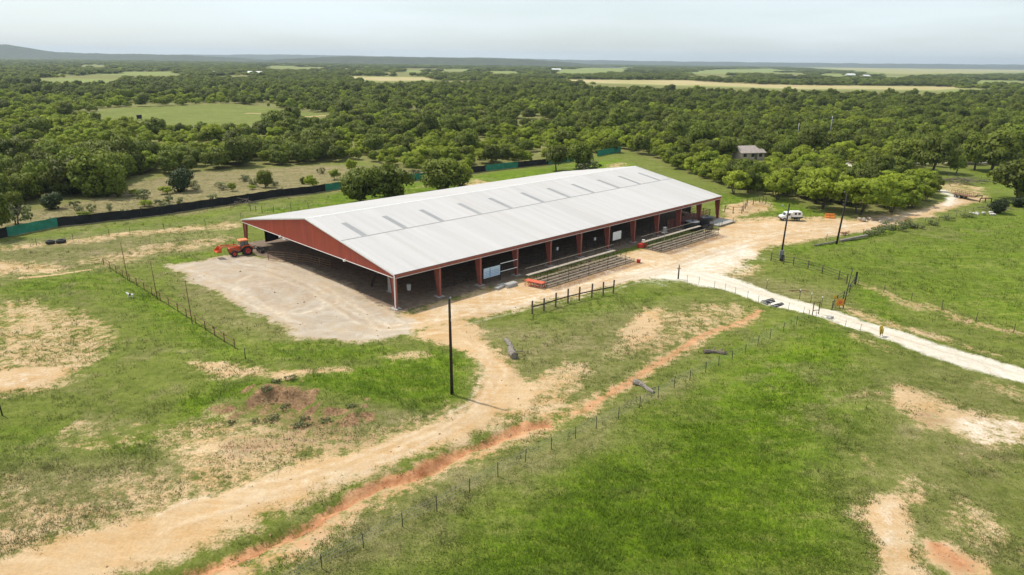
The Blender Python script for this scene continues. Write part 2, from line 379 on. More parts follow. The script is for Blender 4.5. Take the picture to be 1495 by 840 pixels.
paint('tan', [(560, 515), (625, 512), (640, 524), (580, 527)], 1.2, .6)
gy_ = np.gradient(Z.reshape(SH), axis=0) / np.gradient(GY, axis=0); gy_ = gy_.ravel(); zn_ = sstep(4.0, 1.5, ldist(MND, X, Y)) * (Y < 75)
ATTR['soil_and_shade'] = np.maximum(ATTR['soil_and_shade'], (zn_ * sstep(.08, .42, gy_ + .5 * (vnoise(X, Y, 1.1, 61) - .5))).astype(np.float32))
paint('soil_and_shade', [(385, 604), (430, 606), (500, 614), (535, 622), (480, 634), (430, 630), (370, 622)], 2.2, .5)
paint('soil_and_shade', [(352, 596), (372, 580), (410, 570), (432, 578), (452, 592), (500, 600), (525, 612), (505, 626), (440, 622), (390, 616)], 2.0, .62)
paint('tan', [(225, 632), (330, 603), (420, 618), (530, 630), (640, 590), (700, 575), (560, 650), (450, 680), (330, 722), (200, 745), (180, 690), (250, 688)], 3.0, .56)
paint('soil_and_shade', [(300, 640), (420, 618), (520, 622), (600, 620), (640, 600), (560, 645), (450, 668), (330, 670)], 3.0, .40)
paint('tan', [(-20, 700), (90, 715), (200, 690), (290, 722), (140, 772), (-20, 822)], 4.0, .50)
paint('tan', [(-20, 790), (120, 755), (290, 716), (330, 708), (140, 772), (-20, 826)], 2.0, .75)
paint('tan', [(90, 625), (120, 612), (200, 630), (215, 650), (120, 652)], 1.6, .40)
stroke('tan', [(118, 618), (92, 630), (88, 640), (105, 650), (150, 652), (195, 640), (200, 622)], .4, .7, .42)
paint('tan', [(905, 490), (928, 466), (945, 452), (972, 454), (978, 480), (945, 500), (900, 508)], 1.5, .92)
paint('tan', [(880, 500), (940, 470), (1000, 450), (1080, 440), (1100, 462), (1000, 500), (960, 520), (900, 520)], 3, .50)
paint('tan', [(765, 562), (830, 526), (856, 530), (850, 552), (800, 585), (750, 606)], 1.6, .75)
paint('tan', [(700, 500), (760, 545), (850, 560), (840, 600), (780, 620), (720, 640), (700, 580), (715, 540)], 2.2, .70)
paint('tan', [(480, 742), (600, 690), (700, 645), (800, 608), (880, 570), (900, 580), (840, 610), (760, 645), (650, 700), (540, 760), (430, 815), (330, 860), (220, 860), (330, 815)], 1.6, .78)
stroke('red', [(1112, 452), (1075, 470), (1020, 490), (975, 520), (915, 555), (850, 598)], .42, .8, .60)
stroke('tan', [(1112, 452), (1075, 470), (1020, 490), (975, 520), (915, 555), (850, 598)], 1.2, 1.2, .62)
paint('red', [(1060, 470), (1100, 458), (1112, 463), (1080, 478), (1030, 492), (1010, 498)], 1.6, .48)
stroke('red', [tuple(p) for p in DEEP[::3]], .75, .7, .85, True, False)
stroke('red', [(870, 585), (790, 617), (700, 660), (600, 705), (500, 755), (400, 800), (300, 830)], 1.5, 1.5, .36)
paint('tan', [(1235, 768), (1262, 742), (1305, 730), (1325, 742), (1330, 770), (1336, 800), (1350, 870), (1280, 870), (1272, 800), (1262, 775)], .9, 1.0)
paint('pale', [(1245, 765), (1270, 745), (1305, 735), (1320, 750), (1320, 800), (1330, 860), (1290, 860), (1280, 800)], 1.0, .3)
paint('tan', [(1315, 728), (1345, 722), (1350, 745), (1325, 750)], .8, .85)
paint('tan', [(1300, 563), (1345, 575), (1400, 598), (1495, 618), (1520, 640), (1500, 658), (1440, 652), (1385, 636), (1345, 632), (1300, 597)], 1.3, .72)
paint('pale', [(1380, 612), (1440, 610), (1495, 622), (1500, 655), (1430, 648), (1390, 632)], 1.2, .5)
paint('soil_and_shade', [(1320, 605), (1360, 600), (1395, 625), (1350, 634)], 1.2, .5)
paint('red', [(1350, 800), (1385, 798), (1430, 822), (1440, 845), (1400, 850), (1366, 828)], .8, .6)
paint('tan', [(1345, 796), (1390, 795), (1445, 822), (1450, 850), (1400, 856), (1356, 828)], .7, .95)
stroke('red', [(1372, 806), (1402, 826)], .5, .6, 1.0, False)
for pl, a in (([(1305, 718), (1345, 708), (1355, 716), (1320, 724)], .6), ([(1240, 676), (1290, 690), (1285, 695), (1240, 684)], .62), ([(1390, 730), (1480, 780), (1495, 812), (1420, 790), (1370, 750)], .52), ([(1250, 578), (1290, 578), (1290, 588), (1255, 588)], .6), ([(1420, 548), (1495, 568), (1495, 585), (1440, 572)], .5), ([(1395, 668), (1440, 665), (1460, 680), (1420, 684)], .45)):
    paint('tan', pl, 1.6, a)
paint('tan', [(1232, 447), (1300, 468), (1400, 500), (1460, 520), (1400, 508), (1290, 478), (1240, 460)], 1.4, .68)
paint('soil_and_shade', [(1250, 411), (1300, 428), (1400, 458), (1520, 490), (1520, 500), (1400, 470), (1300, 442), (1255, 420)], 1.4, .3)
paint('tan', [(1250, 411), (1300, 428), (1400, 458), (1520, 490), (1520, 498), (1400, 468), (1300, 440), (1255, 420)], 1.6, .52)
paint('tan', [(1290, 432), (1340, 440), (1380, 455), (1340, 455)], 1.5, .5)
paint('tan', [(1200, 470), (1260, 490), (1330, 520), (1290, 520), (1220, 490)], 2, .45)
paint('tan', [(1040, 405), (1080, 385), (1120, 390), (1110, 408), (1060, 410)], 2, .5)
paint('tan', [(1068, 300), (1095, 290), (1130, 296), (1130, 308), (1090, 312), (1060, 330), (1050, 318)], 1.6, .8)
paint('tan', [(1060, 318), (1130, 315), (1240, 318), (1320, 305), (1330, 316), (1200, 335), (1100, 332)], 3, .7)
paint('tan', [(1362, 268), (1400, 266), (1440, 272), (1440, 285), (1400, 290), (1370, 280)], 3, .55)
stroke('pale', [(1360, 252), (1350, 262), (1372, 278), (1392, 290), (1380, 300)], 1.2, 1, .8)
stroke('pale', [(1220, 238), (1290, 240), (1350, 237), (1420, 238), (1520, 232)], 1.6, 1.5, .95)
stroke('pale', [(1060, 205), (1160, 222), (1230, 240), (1260, 252), (1240, 262)], 2.5, 2, .8)
stroke('tan', [(360, 164), (400, 166), (440, 170), (470, 168)], 2.0, 2.0, .95)
stroke('tan', [(520, 268), (620, 262), (690, 262), (560, 280)], 1.6, 1.5, .35)
paint('tan', [(660, 270), (700, 262), (720, 268), (680, 276)], 1.2, .6)
paint('tan', [(880, 240), (910, 236), (915, 244), (890, 247)], 2, .6)
paint('soil_and_shade', [(1290, 430), (1350, 445), (1440, 475), (1520, 498), (1520, 506), (1420, 480), (1330, 452)], 1.2, .3)
# --- tyre tracks
for pts, a in (([(60, 812), (200, 768), (340, 722), (480, 690), (600, 640), (690, 590), (712, 540), (690, 495), (640, 480)], .5), ([(90, 828), (230, 782), (370, 735), (500, 700), (610, 652), (705, 600), (728, 545), (705, 500), (660, 476)], .5),
               ([(600, 482), (720, 452), (850, 425), (960, 396), (1060, 368), (1160, 345), (1280, 328), (1400, 296)], .6), ([(600, 476), (720, 446), (850, 418), (960, 389), (1060, 360), (1160, 338), (1280, 323), (1400, 292)], .6),
               ([(1500, 546), (1300, 490), (1150, 441), (1050, 412), (980, 396), (900, 405), (760, 440)], .5), ([(1500, 552), (1300, 494), (1150, 445), (1050, 417), (980, 402), (900, 412), (760, 446)], .5),
               ([(300, 385), (380, 388), (450, 410), (520, 450), (560, 480), (640, 470)], .7), ([(290, 392), (370, 398), (440, 420), (500, 460), (540, 486)], .7), ([(420, 395), (460, 420), (450, 450), (400, 450), (360, 425), (380, 400)], .6), ([(330, 380), (400, 384), (480, 414), (560, 455), (590, 478)], .5), ([(480, 455), (510, 440), (500, 420), (450, 400)], .6), ([(270, 395), (350, 430), (420, 470), (500, 490)], .5)):
    P_ = smooth_line(W(pts), 4); tn = np.gradient(P_, axis=0); tn /= np.linalg.norm(tn, axis=1)[:, None] + 1e-9; nn_ = np.stack([-tn[:, 1], tn[:, 0]], 1)
    for k_ in range(5):
        off = rng.normal(0, .9); wob = rng.normal(0, .25, len(P_)); i0 = rng.integers(0, max(1, len(P_) // 3)); i1 = rng.integers(2 * len(P_) // 3, len(P_))
        stroke('track' if k_ % 2 == 0 else 'rut', (P_ + nn_ * (off + wob)[:, None])[i0:i1 + 1], .2, .24, min(1, a * rng.uniform(.9, 1.7)), True, False)
for b_ in BLEACHER_SHADE:  # painted shade: ground browned and its pale masks cleared between the seat rows
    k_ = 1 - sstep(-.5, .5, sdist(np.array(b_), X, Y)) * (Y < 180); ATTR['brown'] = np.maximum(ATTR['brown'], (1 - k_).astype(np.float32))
    for a_ in ('tan', 'pale', 'track', 'rut', 'grey', 'soil_and_shade'): ATTR[a_] *= k_
# --- how green the grass is
paint('lush', [(560, 870), (700, 765), (900, 650), (1100, 530), (1190, 478), (1240, 500), (1255, 560), (1235, 640), (1225, 740), (1265, 870)], 5, .95)
paint('lush', [(400, 870), (560, 800), (760, 690), (900, 622), (1000, 575), (1000, 590), (800, 705), (600, 830), (560, 870)], 2, .35)
paint('lush', [(420, 570), (520, 535), (640, 508), (680, 525), (698, 560), (660, 582), (600, 600), (520, 590), (450, 580)], 2, 1.0)
paint('lush', [(400, 500), (560, 500), (600, 505), (560, 520), (420, 530), (380, 520)], 2, .7)
paint('lush', [(150, 382), (230, 432), (345, 512), (360, 540), (300, 530), (230, 480), (150, 420), (60, 440), (0, 420), (60, 405)], 4, .6)
paint('lush', [(160, 385), (232, 432), (345, 510), (340, 524), (250, 470), (180, 415)], 1.8, .95)
paint('lush', [(250, 590), (330, 560), (380, 575), (340, 605), (270, 615)], 2.5, .9)
paint('lush', [(-20, 640), (60, 630), (100, 640), (60, 680), (-20, 700)], 3, .7)
paint('lush', [(160, 650), (215, 640), (200, 668), (160, 665)], 1.2, .9)
paint('lush', [(380, 310), (520, 276), (800, 244), (905, 232), (930, 246), (600, 300), (450, 330)], 3, 1.0)
paint('lush', [(200, 352), (330, 332), (350, 340), (260, 356)], 1.5, .5)
paint('lush', [(230, 378), (300, 366), (330, 360), (330, 370), (260, 384)], 1, .8)
paint('lush', [(1160, 390), (1250, 360), (1400, 320), (1520, 300), (1520, 480), (1400, 455), (1260, 410)], 4, .55)
paint('lush', [(1250, 415), (1300, 440), (1330, 480), (1260, 452), (1240, 440)], 2, .8)
paint('lush', [(1060, 285), (1150, 295), (1200, 312), (1180, 322), (1100, 312), (1050, 300)], 4, .95)
paint('lush', [(1150, 365), (1220, 350), (1330, 325), (1330, 332), (1230, 360), (1170, 375)], 1.5, .8)
paint('lush', [(780, 462), (900, 430), (1000, 428), (960, 445), (850, 465), (790, 478)], 2.5, .7)
paint('lush', [(1090, 480), (1180, 468), (1190, 478), (1060, 545), (1000, 575), (1000, 540)], 3, .55)
paint('lush', [(1280, 250), (1500, 240), (1500, 300), (1400, 300), (1300, 262)], 6, .35)
paint('lush', [(-20, 352), (330, 300), (520, 275), (520, 282), (300, 318), (-20, 362)], 2, .25)
MEADOW = [(-40, 322), (130, 290), (205, 262), (300, 250), (470, 242), (560, 244), (680, 240), (690, 252), (480, 280), (300, 305), (-40, 352)]
paint('dry', MEADOW, 6, 1.0)
paint('dry', [(-20, 355), (200, 340), (340, 330), (330, 360), (160, 395), (-20, 410)], 4, .55)
paint('dry', [(700, 490), (900, 445), (1080, 440), (1000, 500), (860, 580), (740, 630)], 6, .45)
paint('dry', [(-20, 690), (200, 670), (430, 610), (640, 600), (400, 690), (-20, 830)], 6, .8)
paint('dry', [(360, 850), (700, 680), (900, 590), (1010, 545), (1000, 565), (800, 680), (560, 810), (420, 870)], 2.5, .55)
paint('dry', [(1240, 560), (1520, 540), (1520, 870), (1270, 870), (1230, 700)], 8, .35)
paint('dry', [(1000, 410), (1100, 400), (1230, 430), (1200, 455), (1080, 425)], 4, .55)
paint('dry', [(300, 470), (420, 500), (600, 500), (560, 490), (400, 478), (260, 400), (240, 395)], 2, .5)
st_ = sstep(.52, .74, .6 * vnoise(X, Y, 3.3, 71) + .4 * vnoise(X, Y, 1.1, 72)) * (.35 + .65 * sstep(.35, .7, vnoise(X, Y, 14, 73))) * (Y < 260); ATTR['dry'] = np.clip(ATTR['dry'] + .36 * st_, 0, 1).astype(np.float32)
# --- far fields and the floor under the woods
FIELDS = [([(470, 111), (640, 113), (640, 117), (560, 119), (480, 115)], 1.0), ([(800, 116), (1000, 117), (1150, 123), (1460, 127), (1380, 133), (1150, 130), (950, 124), (800, 120)], 1.0),
          ([(1150, 97), (1520, 97), (1520, 106), (1300, 109), (1240, 103)], .75), ([(1000, 103), (1140, 100), (1150, 105), (1010, 108)], .55), ([(790, 102), (935, 97), (930, 103), (830, 108)], .55),
          ([(60, 115), (170, 116), (180, 121), (70, 121)], .3), ([(140, 106), (250, 105), (255, 110), (140, 110)], .35), ([(320, 107), (400, 108), (400, 112), (320, 111)], .9), ([(1380, 129), (1520, 122), (1520, 128), (1400, 134)], .7), ([(440, 89), (520, 88), (520, 91), (440, 91)], .3), ([(640, 90), (750, 90), (750, 93), (640, 93)], .3), ([(1120, 112), (1200, 113), (1200, 116), (1120, 115)], .4), ([(100, 93), (180, 94), (180, 96), (100, 96)], .3)]
LAWN = [(115, 168), (190, 157), (330, 152), (400, 157), (475, 166), (440, 176), (400, 180), (340, 183), (280, 184), (200, 178)]
for pl, a in FIELDS: paint('field', pl, 30, a)
for i_ in range(26):
    u_, v_ = rng.uniform(0, 1495), 88.8 + rng.uniform(5, 26); v_ += (u_ - 747) * .0122; w_ = rng.uniform(10, 60); h_ = (v_ - 88) * rng.uniform(.05, .12)
    pl = [(u_ - w_, v_), (u_ - w_ * .4, v_ - h_), (u_ + w_ * .6, v_ - h_ * .8), (u_ + w_, v_ + h_ * .3), (u_ + w_ * .2, v_ + h_)]; FIELDS.append((pl, rng.choice([.3, .45, .6]))); paint('field', pl, 30, FIELDS[-1][1])
paint('lush', LAWN, 6, .75); paint('dry', LAWN, 6, .35)
OPEN = [(-60, 325), (0, 316), (130, 289), (165, 272), (205, 260), (300, 249), (410, 245), (470, 240), (520, 236), (600, 250), (690, 247), (760, 239), (840, 231), (915, 222), (965, 238), (1050, 272), (1080, 284), (1130, 288), (1180, 298), (1220, 322), (1300, 318), (1372, 300), (1378, 282), (1340, 258), (1290, 256), (1288, 246), (1400, 244), (1520, 240), (1600, 228), (1700, 900), (-200, 900)]
OPEN_W = W(OPEN); LAWN_W = W(LAWN); FIELDS_W = [W(p) for p, a in FIELDS]
ATTR['wood'] = (sstep(2, -4, sdist(OPEN_W, X, Y)) * sstep(2, -4, sdist(LAWN_W, X, Y)) * (Y > 120)).astype(np.float32)

me = bpy.data.meshes.new('ground'); nv = len(X); ny, nx = SH
me.vertices.add(nv); me.vertices.foreach_set('co', np.stack([X, Y, Z], 1).astype(np.float32).ravel())
idx = np.arange(nv).reshape(SH); q = np.stack([idx[:-1, :-1], idx[:-1, 1:], idx[1:, 1:], idx[1:, :-1]], -1).reshape(-1, 4)
me.loops.add(q.size); me.loops.foreach_set('vertex_index', q.ravel()); me.polygons.add(len(q))
me.polygons.foreach_set('loop_start', np.arange(0, q.size, 4)); me.polygons.foreach_set('use_smooth', np.ones(len(q), bool)); me.update()
for k, v in ATTR.items(): me.attributes.new(k, 'FLOAT', 'POINT').data.foreach_set('value', v.astype(np.float32))

def ground_mat():
    m, t, b = newmat('ground'); v = N(t, 'ShaderNodeTexCoord').outputs['Object']
    A = {k: (lambda n: (setattr(n, 'attribute_name', k), n.outputs['Fac'])[1])(N(t, 'ShaderNodeAttribute')) for k in ATTR}
    n0 = noise(t, v, .05, 4); n1 = noise(t, v, .28, 5, .6); n2 = noise(t, v, 1.1, 5, .65); n3 = noise(t, v, 5.0, 4, .7); n4 = noise(t, v, .012, 4)
    # furrowed streaks along the mower's path in the grass
    mpn = N(t, 'ShaderNodeMapping'); mpn.inputs['Rotation'].default_value = (0, 0, -heading(at(685, 721), at(1124, 496))); mpn.inputs['Scale'].default_value = (.16, 1.0, 1); t.links.new(v, mpn.inputs['Vector'])
    ns = noise(t, mpn.outputs['Vector'], 1.0, 4, .6)
    edge = mth(t, 'ADD', mth(t, 'ADD', mth(t, 'MULTIPLY', n1, .30), mth(t, 'MULTIPLY', n2, .42)), mth(t, 'MULTIPLY', n3, .28))   # ~0.5 mean
    def cut(a, k=4.2, gain=2.1):
        s = mth(t, 'MULTIPLY', mth(t, 'MULTIPLY', a, mth(t, 'SUBTRACT', 1.0, a)), 4.0)
        w = mth(t, 'MULTIPLY', mth(t, 'MULTIPLY', mth(t, 'SUBTRACT', edge, .5), k), s)
        x = mth(t, 'SUBTRACT', mth(t, 'ADD', a, w), .5)
        return mth(t, 'ADD', mth(t, 'MULTIPLY', x, gain), .5, True)
    gmix = rng_(t, mth(t, 'ADD', mth(t, 'MULTIPLY', n2, .45), mth(t, 'ADD', mth(t, 'MULTIPLY', ns, .3), mth(t, 'MULTIPLY', n1, .25))), .38, .62, 0, 1)
    plain = mixc(t, gmix, (.09, .12, .014), (.178, .192, .042))
    lush = mixc(t, gmix, (.064, .125, .003), (.158, .225, .010))
    dry = mixc(t, gmix, (.15, .125, .05), (.30, .24, .13))
    lm = mth(t, 'ADD', A['lush'], mth(t, 'MULTIPLY', mth(t, 'SUBTRACT', n1, .5), 1.3), True)
    dm = mth(t, 'MULTIPLY', A['dry'], rng_(t, edge, .36, .6, .35, 1.25), True)
    lush = mixc(t, rng_(t, mth(t, 'ADD', mth(t, 'MULTIPLY', ns, .6), mth(t, 'MULTIPLY', n2, .4)), .50, .66, 0, .8), lush, (.205, .215, .045))
    c = mixc(t, lm, plain, lush); c = mixc(t, dm, c, dry)
    c = mixc(t, A['wood'], c, mixc(t, n1, (.12, .135, .028), (.24, .215, .085)))
    far = mixc(t, rng_(t, n4, .42, .6, 0, 1), (.42, .34, .17), (.36, .31, .13))
    far = mixc(t, rng_(t, A['field'], .6, .9, 0, 1), (.20, .23, .065), far); c = mixc(t, rng_(t, A['field'], 0, .28, 0, 1), c, far)
    tan = mixc(t, rng_(t, n1, .35, .65, 0, 1), (.445, .27, .115), (.495, .355, .205)); tan = mixc(t, rng_(t, n3, .3, .7, .0, .45), tan, (.45, .29, .15)); tan = mixc(t, rng_(t, ns, .42, .7, 0, .45), tan, (.59, .465, .31))
    # sand away from the track is paler than the track's ochre
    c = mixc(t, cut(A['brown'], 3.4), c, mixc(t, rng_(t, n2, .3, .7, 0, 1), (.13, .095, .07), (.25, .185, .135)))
    tf = cut(A['tan']); c = mixc(t, tf, c, tan)
    c = mixc(t, cut(A['soil_and_shade'], 3.6), c, mixc(t, rng_(t, mth(t, 'ADD', mth(t, 'MULTIPLY', n2, .55), mth(t, 'MULTIPLY', n3, .45)), .36, .64, 0, 1), (.115, .062, .034), (.36, .22, .115)))
    rf = cut(A['red'], 3.0); c = mixc(t, rf, c, mixc(t, rng_(t, mth(t, 'ADD', mth(t, 'MULTIPLY', n2, .6), mth(t, 'MULTIPLY', n1, .4)), .36, .64, 0, 1), (.30, .105, .045), (.56, .31, .155)))
    c = mixc(t, cut(A['pale'], 2.4, 1.8), c, mixc(t, rng_(t, n2, .3, .7, 0, 1), (.55, .475, .36), (.68, .63, .545)))
    gr = mixc(t, rng_(t, n1, .3, .7, 0, 1), (.365, .29, .215), (.45, .375, .285)); wv_ = N(t, 'ShaderNodeTexNoise'); wv_.inputs['Scale'].default_value = .22; wv_.inputs['Distortion'].default_value = 3.2; wv_.inputs['Detail'].default_value = 6; wv_.inputs['Roughness'].default_value = .6; t.links.new(v, wv_.inputs['Vector'])
    gr = mixc(t, rng_(t, wv_.outputs['Fac'], .42, .62, 0, .7), gr, (.49, .43, .35)); gr = mixc(t, rng_(t, n1, .50, .70, 0, .75), gr, (.41, .285, .17)); gr = mixc(t, rng_(t, n3, .52, .72, 0, .5), gr, (.27, .22, .165))
    c = mixc(t, cut(A['grey'], 2.6, 2.0), c, gr)
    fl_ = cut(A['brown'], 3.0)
    tk = mth(t, 'MULTIPLY', A['track'], rng_(t, n2, .36, .64, 0, .8)); c = mixc(t, tk, c, (.66, .56, .42))
    tk = mth(t, 'MULTIPLY', A['rut'], rng_(t, n2, .36, .64, 0, .8)); c = mixc(t, tk, c, (.36, .245, .14))
    h = N(t, 'ShaderNodeHueSaturation'); t.links.new(c, h.inputs['Color']); t.links.new(mth(t, 'MULTIPLY', rng_(t, n3, .25, .75, .80, 1.18), rng_(t, n0, .3, .7, .9, 1.1)), h.inputs['Value'])
    t.links.new(h.outputs['Color'], b.inputs['Base Color']); b.inputs['Roughness'].default_value = .95; b.inputs['Specular IOR Level'].default_value = .1
    bp = N(t, 'ShaderNodeBump'); bp.inputs['Strength'].default_value = .55; bp.inputs['Distance'].default_value = .12
    t.links.new(mth(t, 'ADD', n2, mth(t, 'MULTIPLY', n3, .45)), bp.inputs['Height']); t.links.new(bp.outputs['Normal'], b.inputs['Normal'])
    return m
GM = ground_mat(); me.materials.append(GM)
ground = obj('ground', me, None, 'structure')

# bare ways are sheets of their own, lying on the ground with the same relief and colour
def sheet(name, mask, lift):
    use = (mask[q] > .5).all(1)
    qq = q[use]; ids, inv = np.unique(qq.ravel(), return_inverse=True)
    m2 = bpy.data.meshes.new(name); m2.vertices.add(len(ids)); P = np.stack([X[ids], Y[ids], Z[ids] + lift], 1).astype(np.float32)
    m2.vertices.foreach_set('co', P.ravel()); m2.loops.add(len(inv)); m2.loops.foreach_set('vertex_index', inv.astype(np.int32)); m2.polygons.add(len(qq))
    m2.polygons.foreach_set('loop_start', np.arange(0, len(inv), 4)); m2.polygons.foreach_set('use_smooth', np.ones(len(qq), bool)); m2.update()
    for k, v in ATTR.items(): m2.attributes.new(k, 'FLOAT', 'POINT').data.foreach_set('value', v[ids].astype(np.float32))
    m2.materials.append(GM); obj(name, m2, None, 'structure')
def inside(poly, grow=0.0, pixel=True):
    return sstep(-.01, .01, sdist(W(poly) if pixel else np.array(poly), X, Y) + grow)
nearm = (Y < 260) & (Y > 25)
ins_floor = inside(fl, .3, False); ins_road = inside(ROAD, .2); ins_pad = inside(PAD, .4); ins_yard = inside(YARD, .3); ins_track = inside(TRACK, .3)
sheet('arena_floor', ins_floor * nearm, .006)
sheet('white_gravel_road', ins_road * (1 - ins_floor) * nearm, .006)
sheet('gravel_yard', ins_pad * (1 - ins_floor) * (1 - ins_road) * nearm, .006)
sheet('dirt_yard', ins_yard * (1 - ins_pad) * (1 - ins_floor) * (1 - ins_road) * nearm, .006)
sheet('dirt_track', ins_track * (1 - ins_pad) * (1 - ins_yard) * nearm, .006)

# ------------------------------------------------------------------ hills on the skyline
def hill(name, pts, depth, mcol):
    """pts: (world x, y, height) along the crest"""
    mb = MB(); n = len(pts); rows = [(-1, 0), (-.75, .12), (-.5, .38), (-.25, .75), (0, 1), (.3, .75), (.7, .3), (1, 0)]
    for i, (x, y, h) in enumerate(pts):
        for k, (s, f) in enumerate(rows): mb.v.append((x, y + s * depth, h * f + (vnoise(x, s * 500, 180, 3) - .5) * 4 * f - .5))
    for i in range(n - 1):
        for k in range(len(rows) - 1): a = i * len(rows) + k; mb.f.append((a, a + len(rows), a + len(rows) + 1, a + 1))
    o = mb.build(name, None, None, True, 'structure'); o.data.materials.append(mcol); return o
hm, t_, b_ = newmat('wooded hill')
vv = N(t_, 'ShaderNodeTexCoord').outputs['Object']
t_.links.new(mixc(t_, rng_(t_, noise(t_, vv, .02, 5), .35, .65, 0, 1), (.022, .032, .010), (.05, .062, .02)), b_.inputs['Base Color']); b_.inputs['Roughness'].default_value = 1
def crest(dist, prof):
    out = []
    for u, vpix in prof:
        d = fw * F_PX + rt * (u - 747.5) - up * (vpix - 420.0); k = dist / d.y
        out.append((d.x * k, dist, CAM_H + d.z * k))
    return out
def fill(prof, n=420):
    u = np.linspace(prof[0][0], prof[-1][0], n); return list(zip(u, np.interp(u, [p[0] for p in prof], [p[1] for p in prof]) + .7 * (vnoise(u, u * 0, 19, 2) - .5) + .8 * (vnoise(u, u * 0, 4.3, 5) - .5)))
hill('hills', crest(5200, fill([(-260, 74), (-120, 66), (-30, 64.5), (12, 65.5), (40, 70), (70, 75), (110, 77.5), (170, 78.5), (260, 80), (340, 84), (420, 90), (470, 94)])), 700, hm)
hill('hills', crest(9500, fill([(-500, 76), (0, 79.5), (300, 80), (420, 79.8), (600, 83.2), (720, 84.2), (790, 86.5), (1000, 90), (1240, 92.6), (1495, 94.5), (2000, 99)])), 1500, hm)
hill('hills', crest(4300, fill([(300, 93), (420, 85.5), (500, 82.5), (560, 82.8), (640, 84.5), (700, 84.5), (760, 86), (820, 90), (900, 98)])), 500, hm)

# ------------------------------------------------------------------ the open arena building
arena = thing('arena_building', 'long open sided arena building with a white metal roof and a red gable', 'arena building', (BX, BY, 0), BAZ)
slope = math.atan2(RIDGE - EAVE, WID / 2); SL = (WID / 2 + .12) / math.cos(slope); NP = 92; PWID = LEN / NP
def roof_sheet(name, l, m):
    mb = MB(); prof = []
    for k in range(3):
        x = k * PWID / 3
        prof += [(x + .0, .0), (x + .02, .032), (x + .055, .032), (x + .08, 0)]
    prof.append((PWID, 0)); n = len(prof)
    for y in (0, l): mb.v += [(x, y, z) for x, z in prof]
    mb.f += [(i, i + 1, n + i + 1, n + i) for i in range(n - 1)]
    mb.v += [(0, 0, -.025), (PWID, 0, -.025), (0, l, -.025), (PWID, l, -.025)]; e = 2 * n
    mb.f += [(e, e + 2, e + 3, e + 1), (0, e, e + 1, n - 1)]
    return mb.mesh(name, m)
L1, L2, L3 = SL * .56, SL * .26, SL * .18
s_low, s_up = roof_sheet('roof_panel', L1 + .12, 'roof'), roof_sheet('roof_panel', L2 + L3, 'roof')
s_top, s_sky, s_back = roof_sheet('roof_panel', L3, 'roof'), roof_sheet('skylight', L2 + .1, 'skylight'), roof_sheet('roof_panel', SL, 'roof')
sky_i = {int((3.81 + 7.62 * k) / PWID) for k in range(11)}
def on_slope(l, lift=0): return (-.12 + l * math.cos(slope), EAVE + l * math.sin(slope) + lift)
for i in range(NP):
    y, z = on_slope(0, .045); obj('roof_panel', s_low, arena, loc=(i * PWID, y, z), rot=(slope, 0, 0))
    y, z = on_slope(L1, .0)
    if i in sky_i:
        obj('skylight', s_sky, arena, loc=(i * PWID, y, z + .012), rot=(slope, 0, 0))
        y, z = on_slope(L1 + L2); obj('roof_panel', s_top, arena, loc=(i * PWID, y, z), rot=(slope, 0, 0))
    else: obj('roof_panel', s_up, arena, loc=(i * PWID, y, z), rot=(slope, 0, 0))
    obj('roof_panel', s_back, arena, loc=((i + 1) * PWID, WID + .12, EAVE), rot=(slope, 0, math.pi))
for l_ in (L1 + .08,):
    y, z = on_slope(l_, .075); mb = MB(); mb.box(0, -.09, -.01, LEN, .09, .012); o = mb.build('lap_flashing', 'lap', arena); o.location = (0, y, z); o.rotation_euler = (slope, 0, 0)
mb = MB(); mb.prism([(WID / 2 - .35, RIDGE - .02), (WID / 2, RIDGE + .05), (WID / 2 + .35, RIDGE - .02), (WID / 2, RIDGE + .08)], -.06, LEN + .06, 'x'); mb.build('ridge_cap', 'roof_trim', arena)
def gable(a, name):
    mb = MB(); n = int(WID / .305); th = .06
    pts = []
    for i in range(n + 1):
        y = WID * i / n
        for dy, off in ((0, 0), (.03, -.03), (.09, -.03), (.12, 0)):
            if y + dy <= WID: pts.append((y + dy, off))
    zt = lambda y: EAVE - .05 + (RIDGE - EAVE) * (1 - abs(y - WID / 2) / (WID / 2))
    zb = EAVE - .42
    m = len(pts); s = -1 if a < 1 else 1
    for y, o in pts: mb.v += [(a - s * 0 + s * -o * 1.0 * 1, y, zb), (a + s * -o, y, zt(y))]
    for y, o in pts: mb.v += [(a - s * th, y, zb), (a - s * th, y, zt(y))]
    for i in range(m - 1):
        mb.f += [(2 * i, 2 * i + 2, 2 * i + 3, 2 * i + 1), (2 * m + 2 * i, 2 * m + 2 * i + 1, 2 * m + 2 * i + 3, 2 * m + 2 * i + 2), (2 * i, 2 * m + 2 * i, 2 * m + 2 * i + 2, 2 * i + 2), (2 * i + 1, 2 * i + 3, 2 * m + 2 * i + 3, 2 * m + 2 * i + 1)]
    return mb.build(name, 'red_wall', arena)
gable(-.03, 'gable_wall'); gable(LEN + .03, 'gable_wall')
for a0 in (-.17, LEN + .05):          # rake trims and the pale strip under the gable
    for sgn in (0, 1):
        y0, y1 = (-.12, WID / 2) if sgn == 0 else (WID + .12, WID / 2)
        mb = MB(); mb.prism([(y0, EAVE - .14), (y1, RIDGE - .14), (y1, RIDGE + .06), (y0, EAVE + .06)] if sgn == 0 else [(y0, EAVE - .14), (y0, EAVE + .06), (y1, RIDGE + .06), (y1, RIDGE - .14)], a0, a0 + .12, 'x'); mb.build('rake_trim', 'roof_trim', arena)
    mb = MB(); mb.box(a0 - .0, .2, EAVE - .47, a0 + .12, WID - .2, EAVE - .42); mb.build('gable_edge_trim', 'roof_trim', arena)
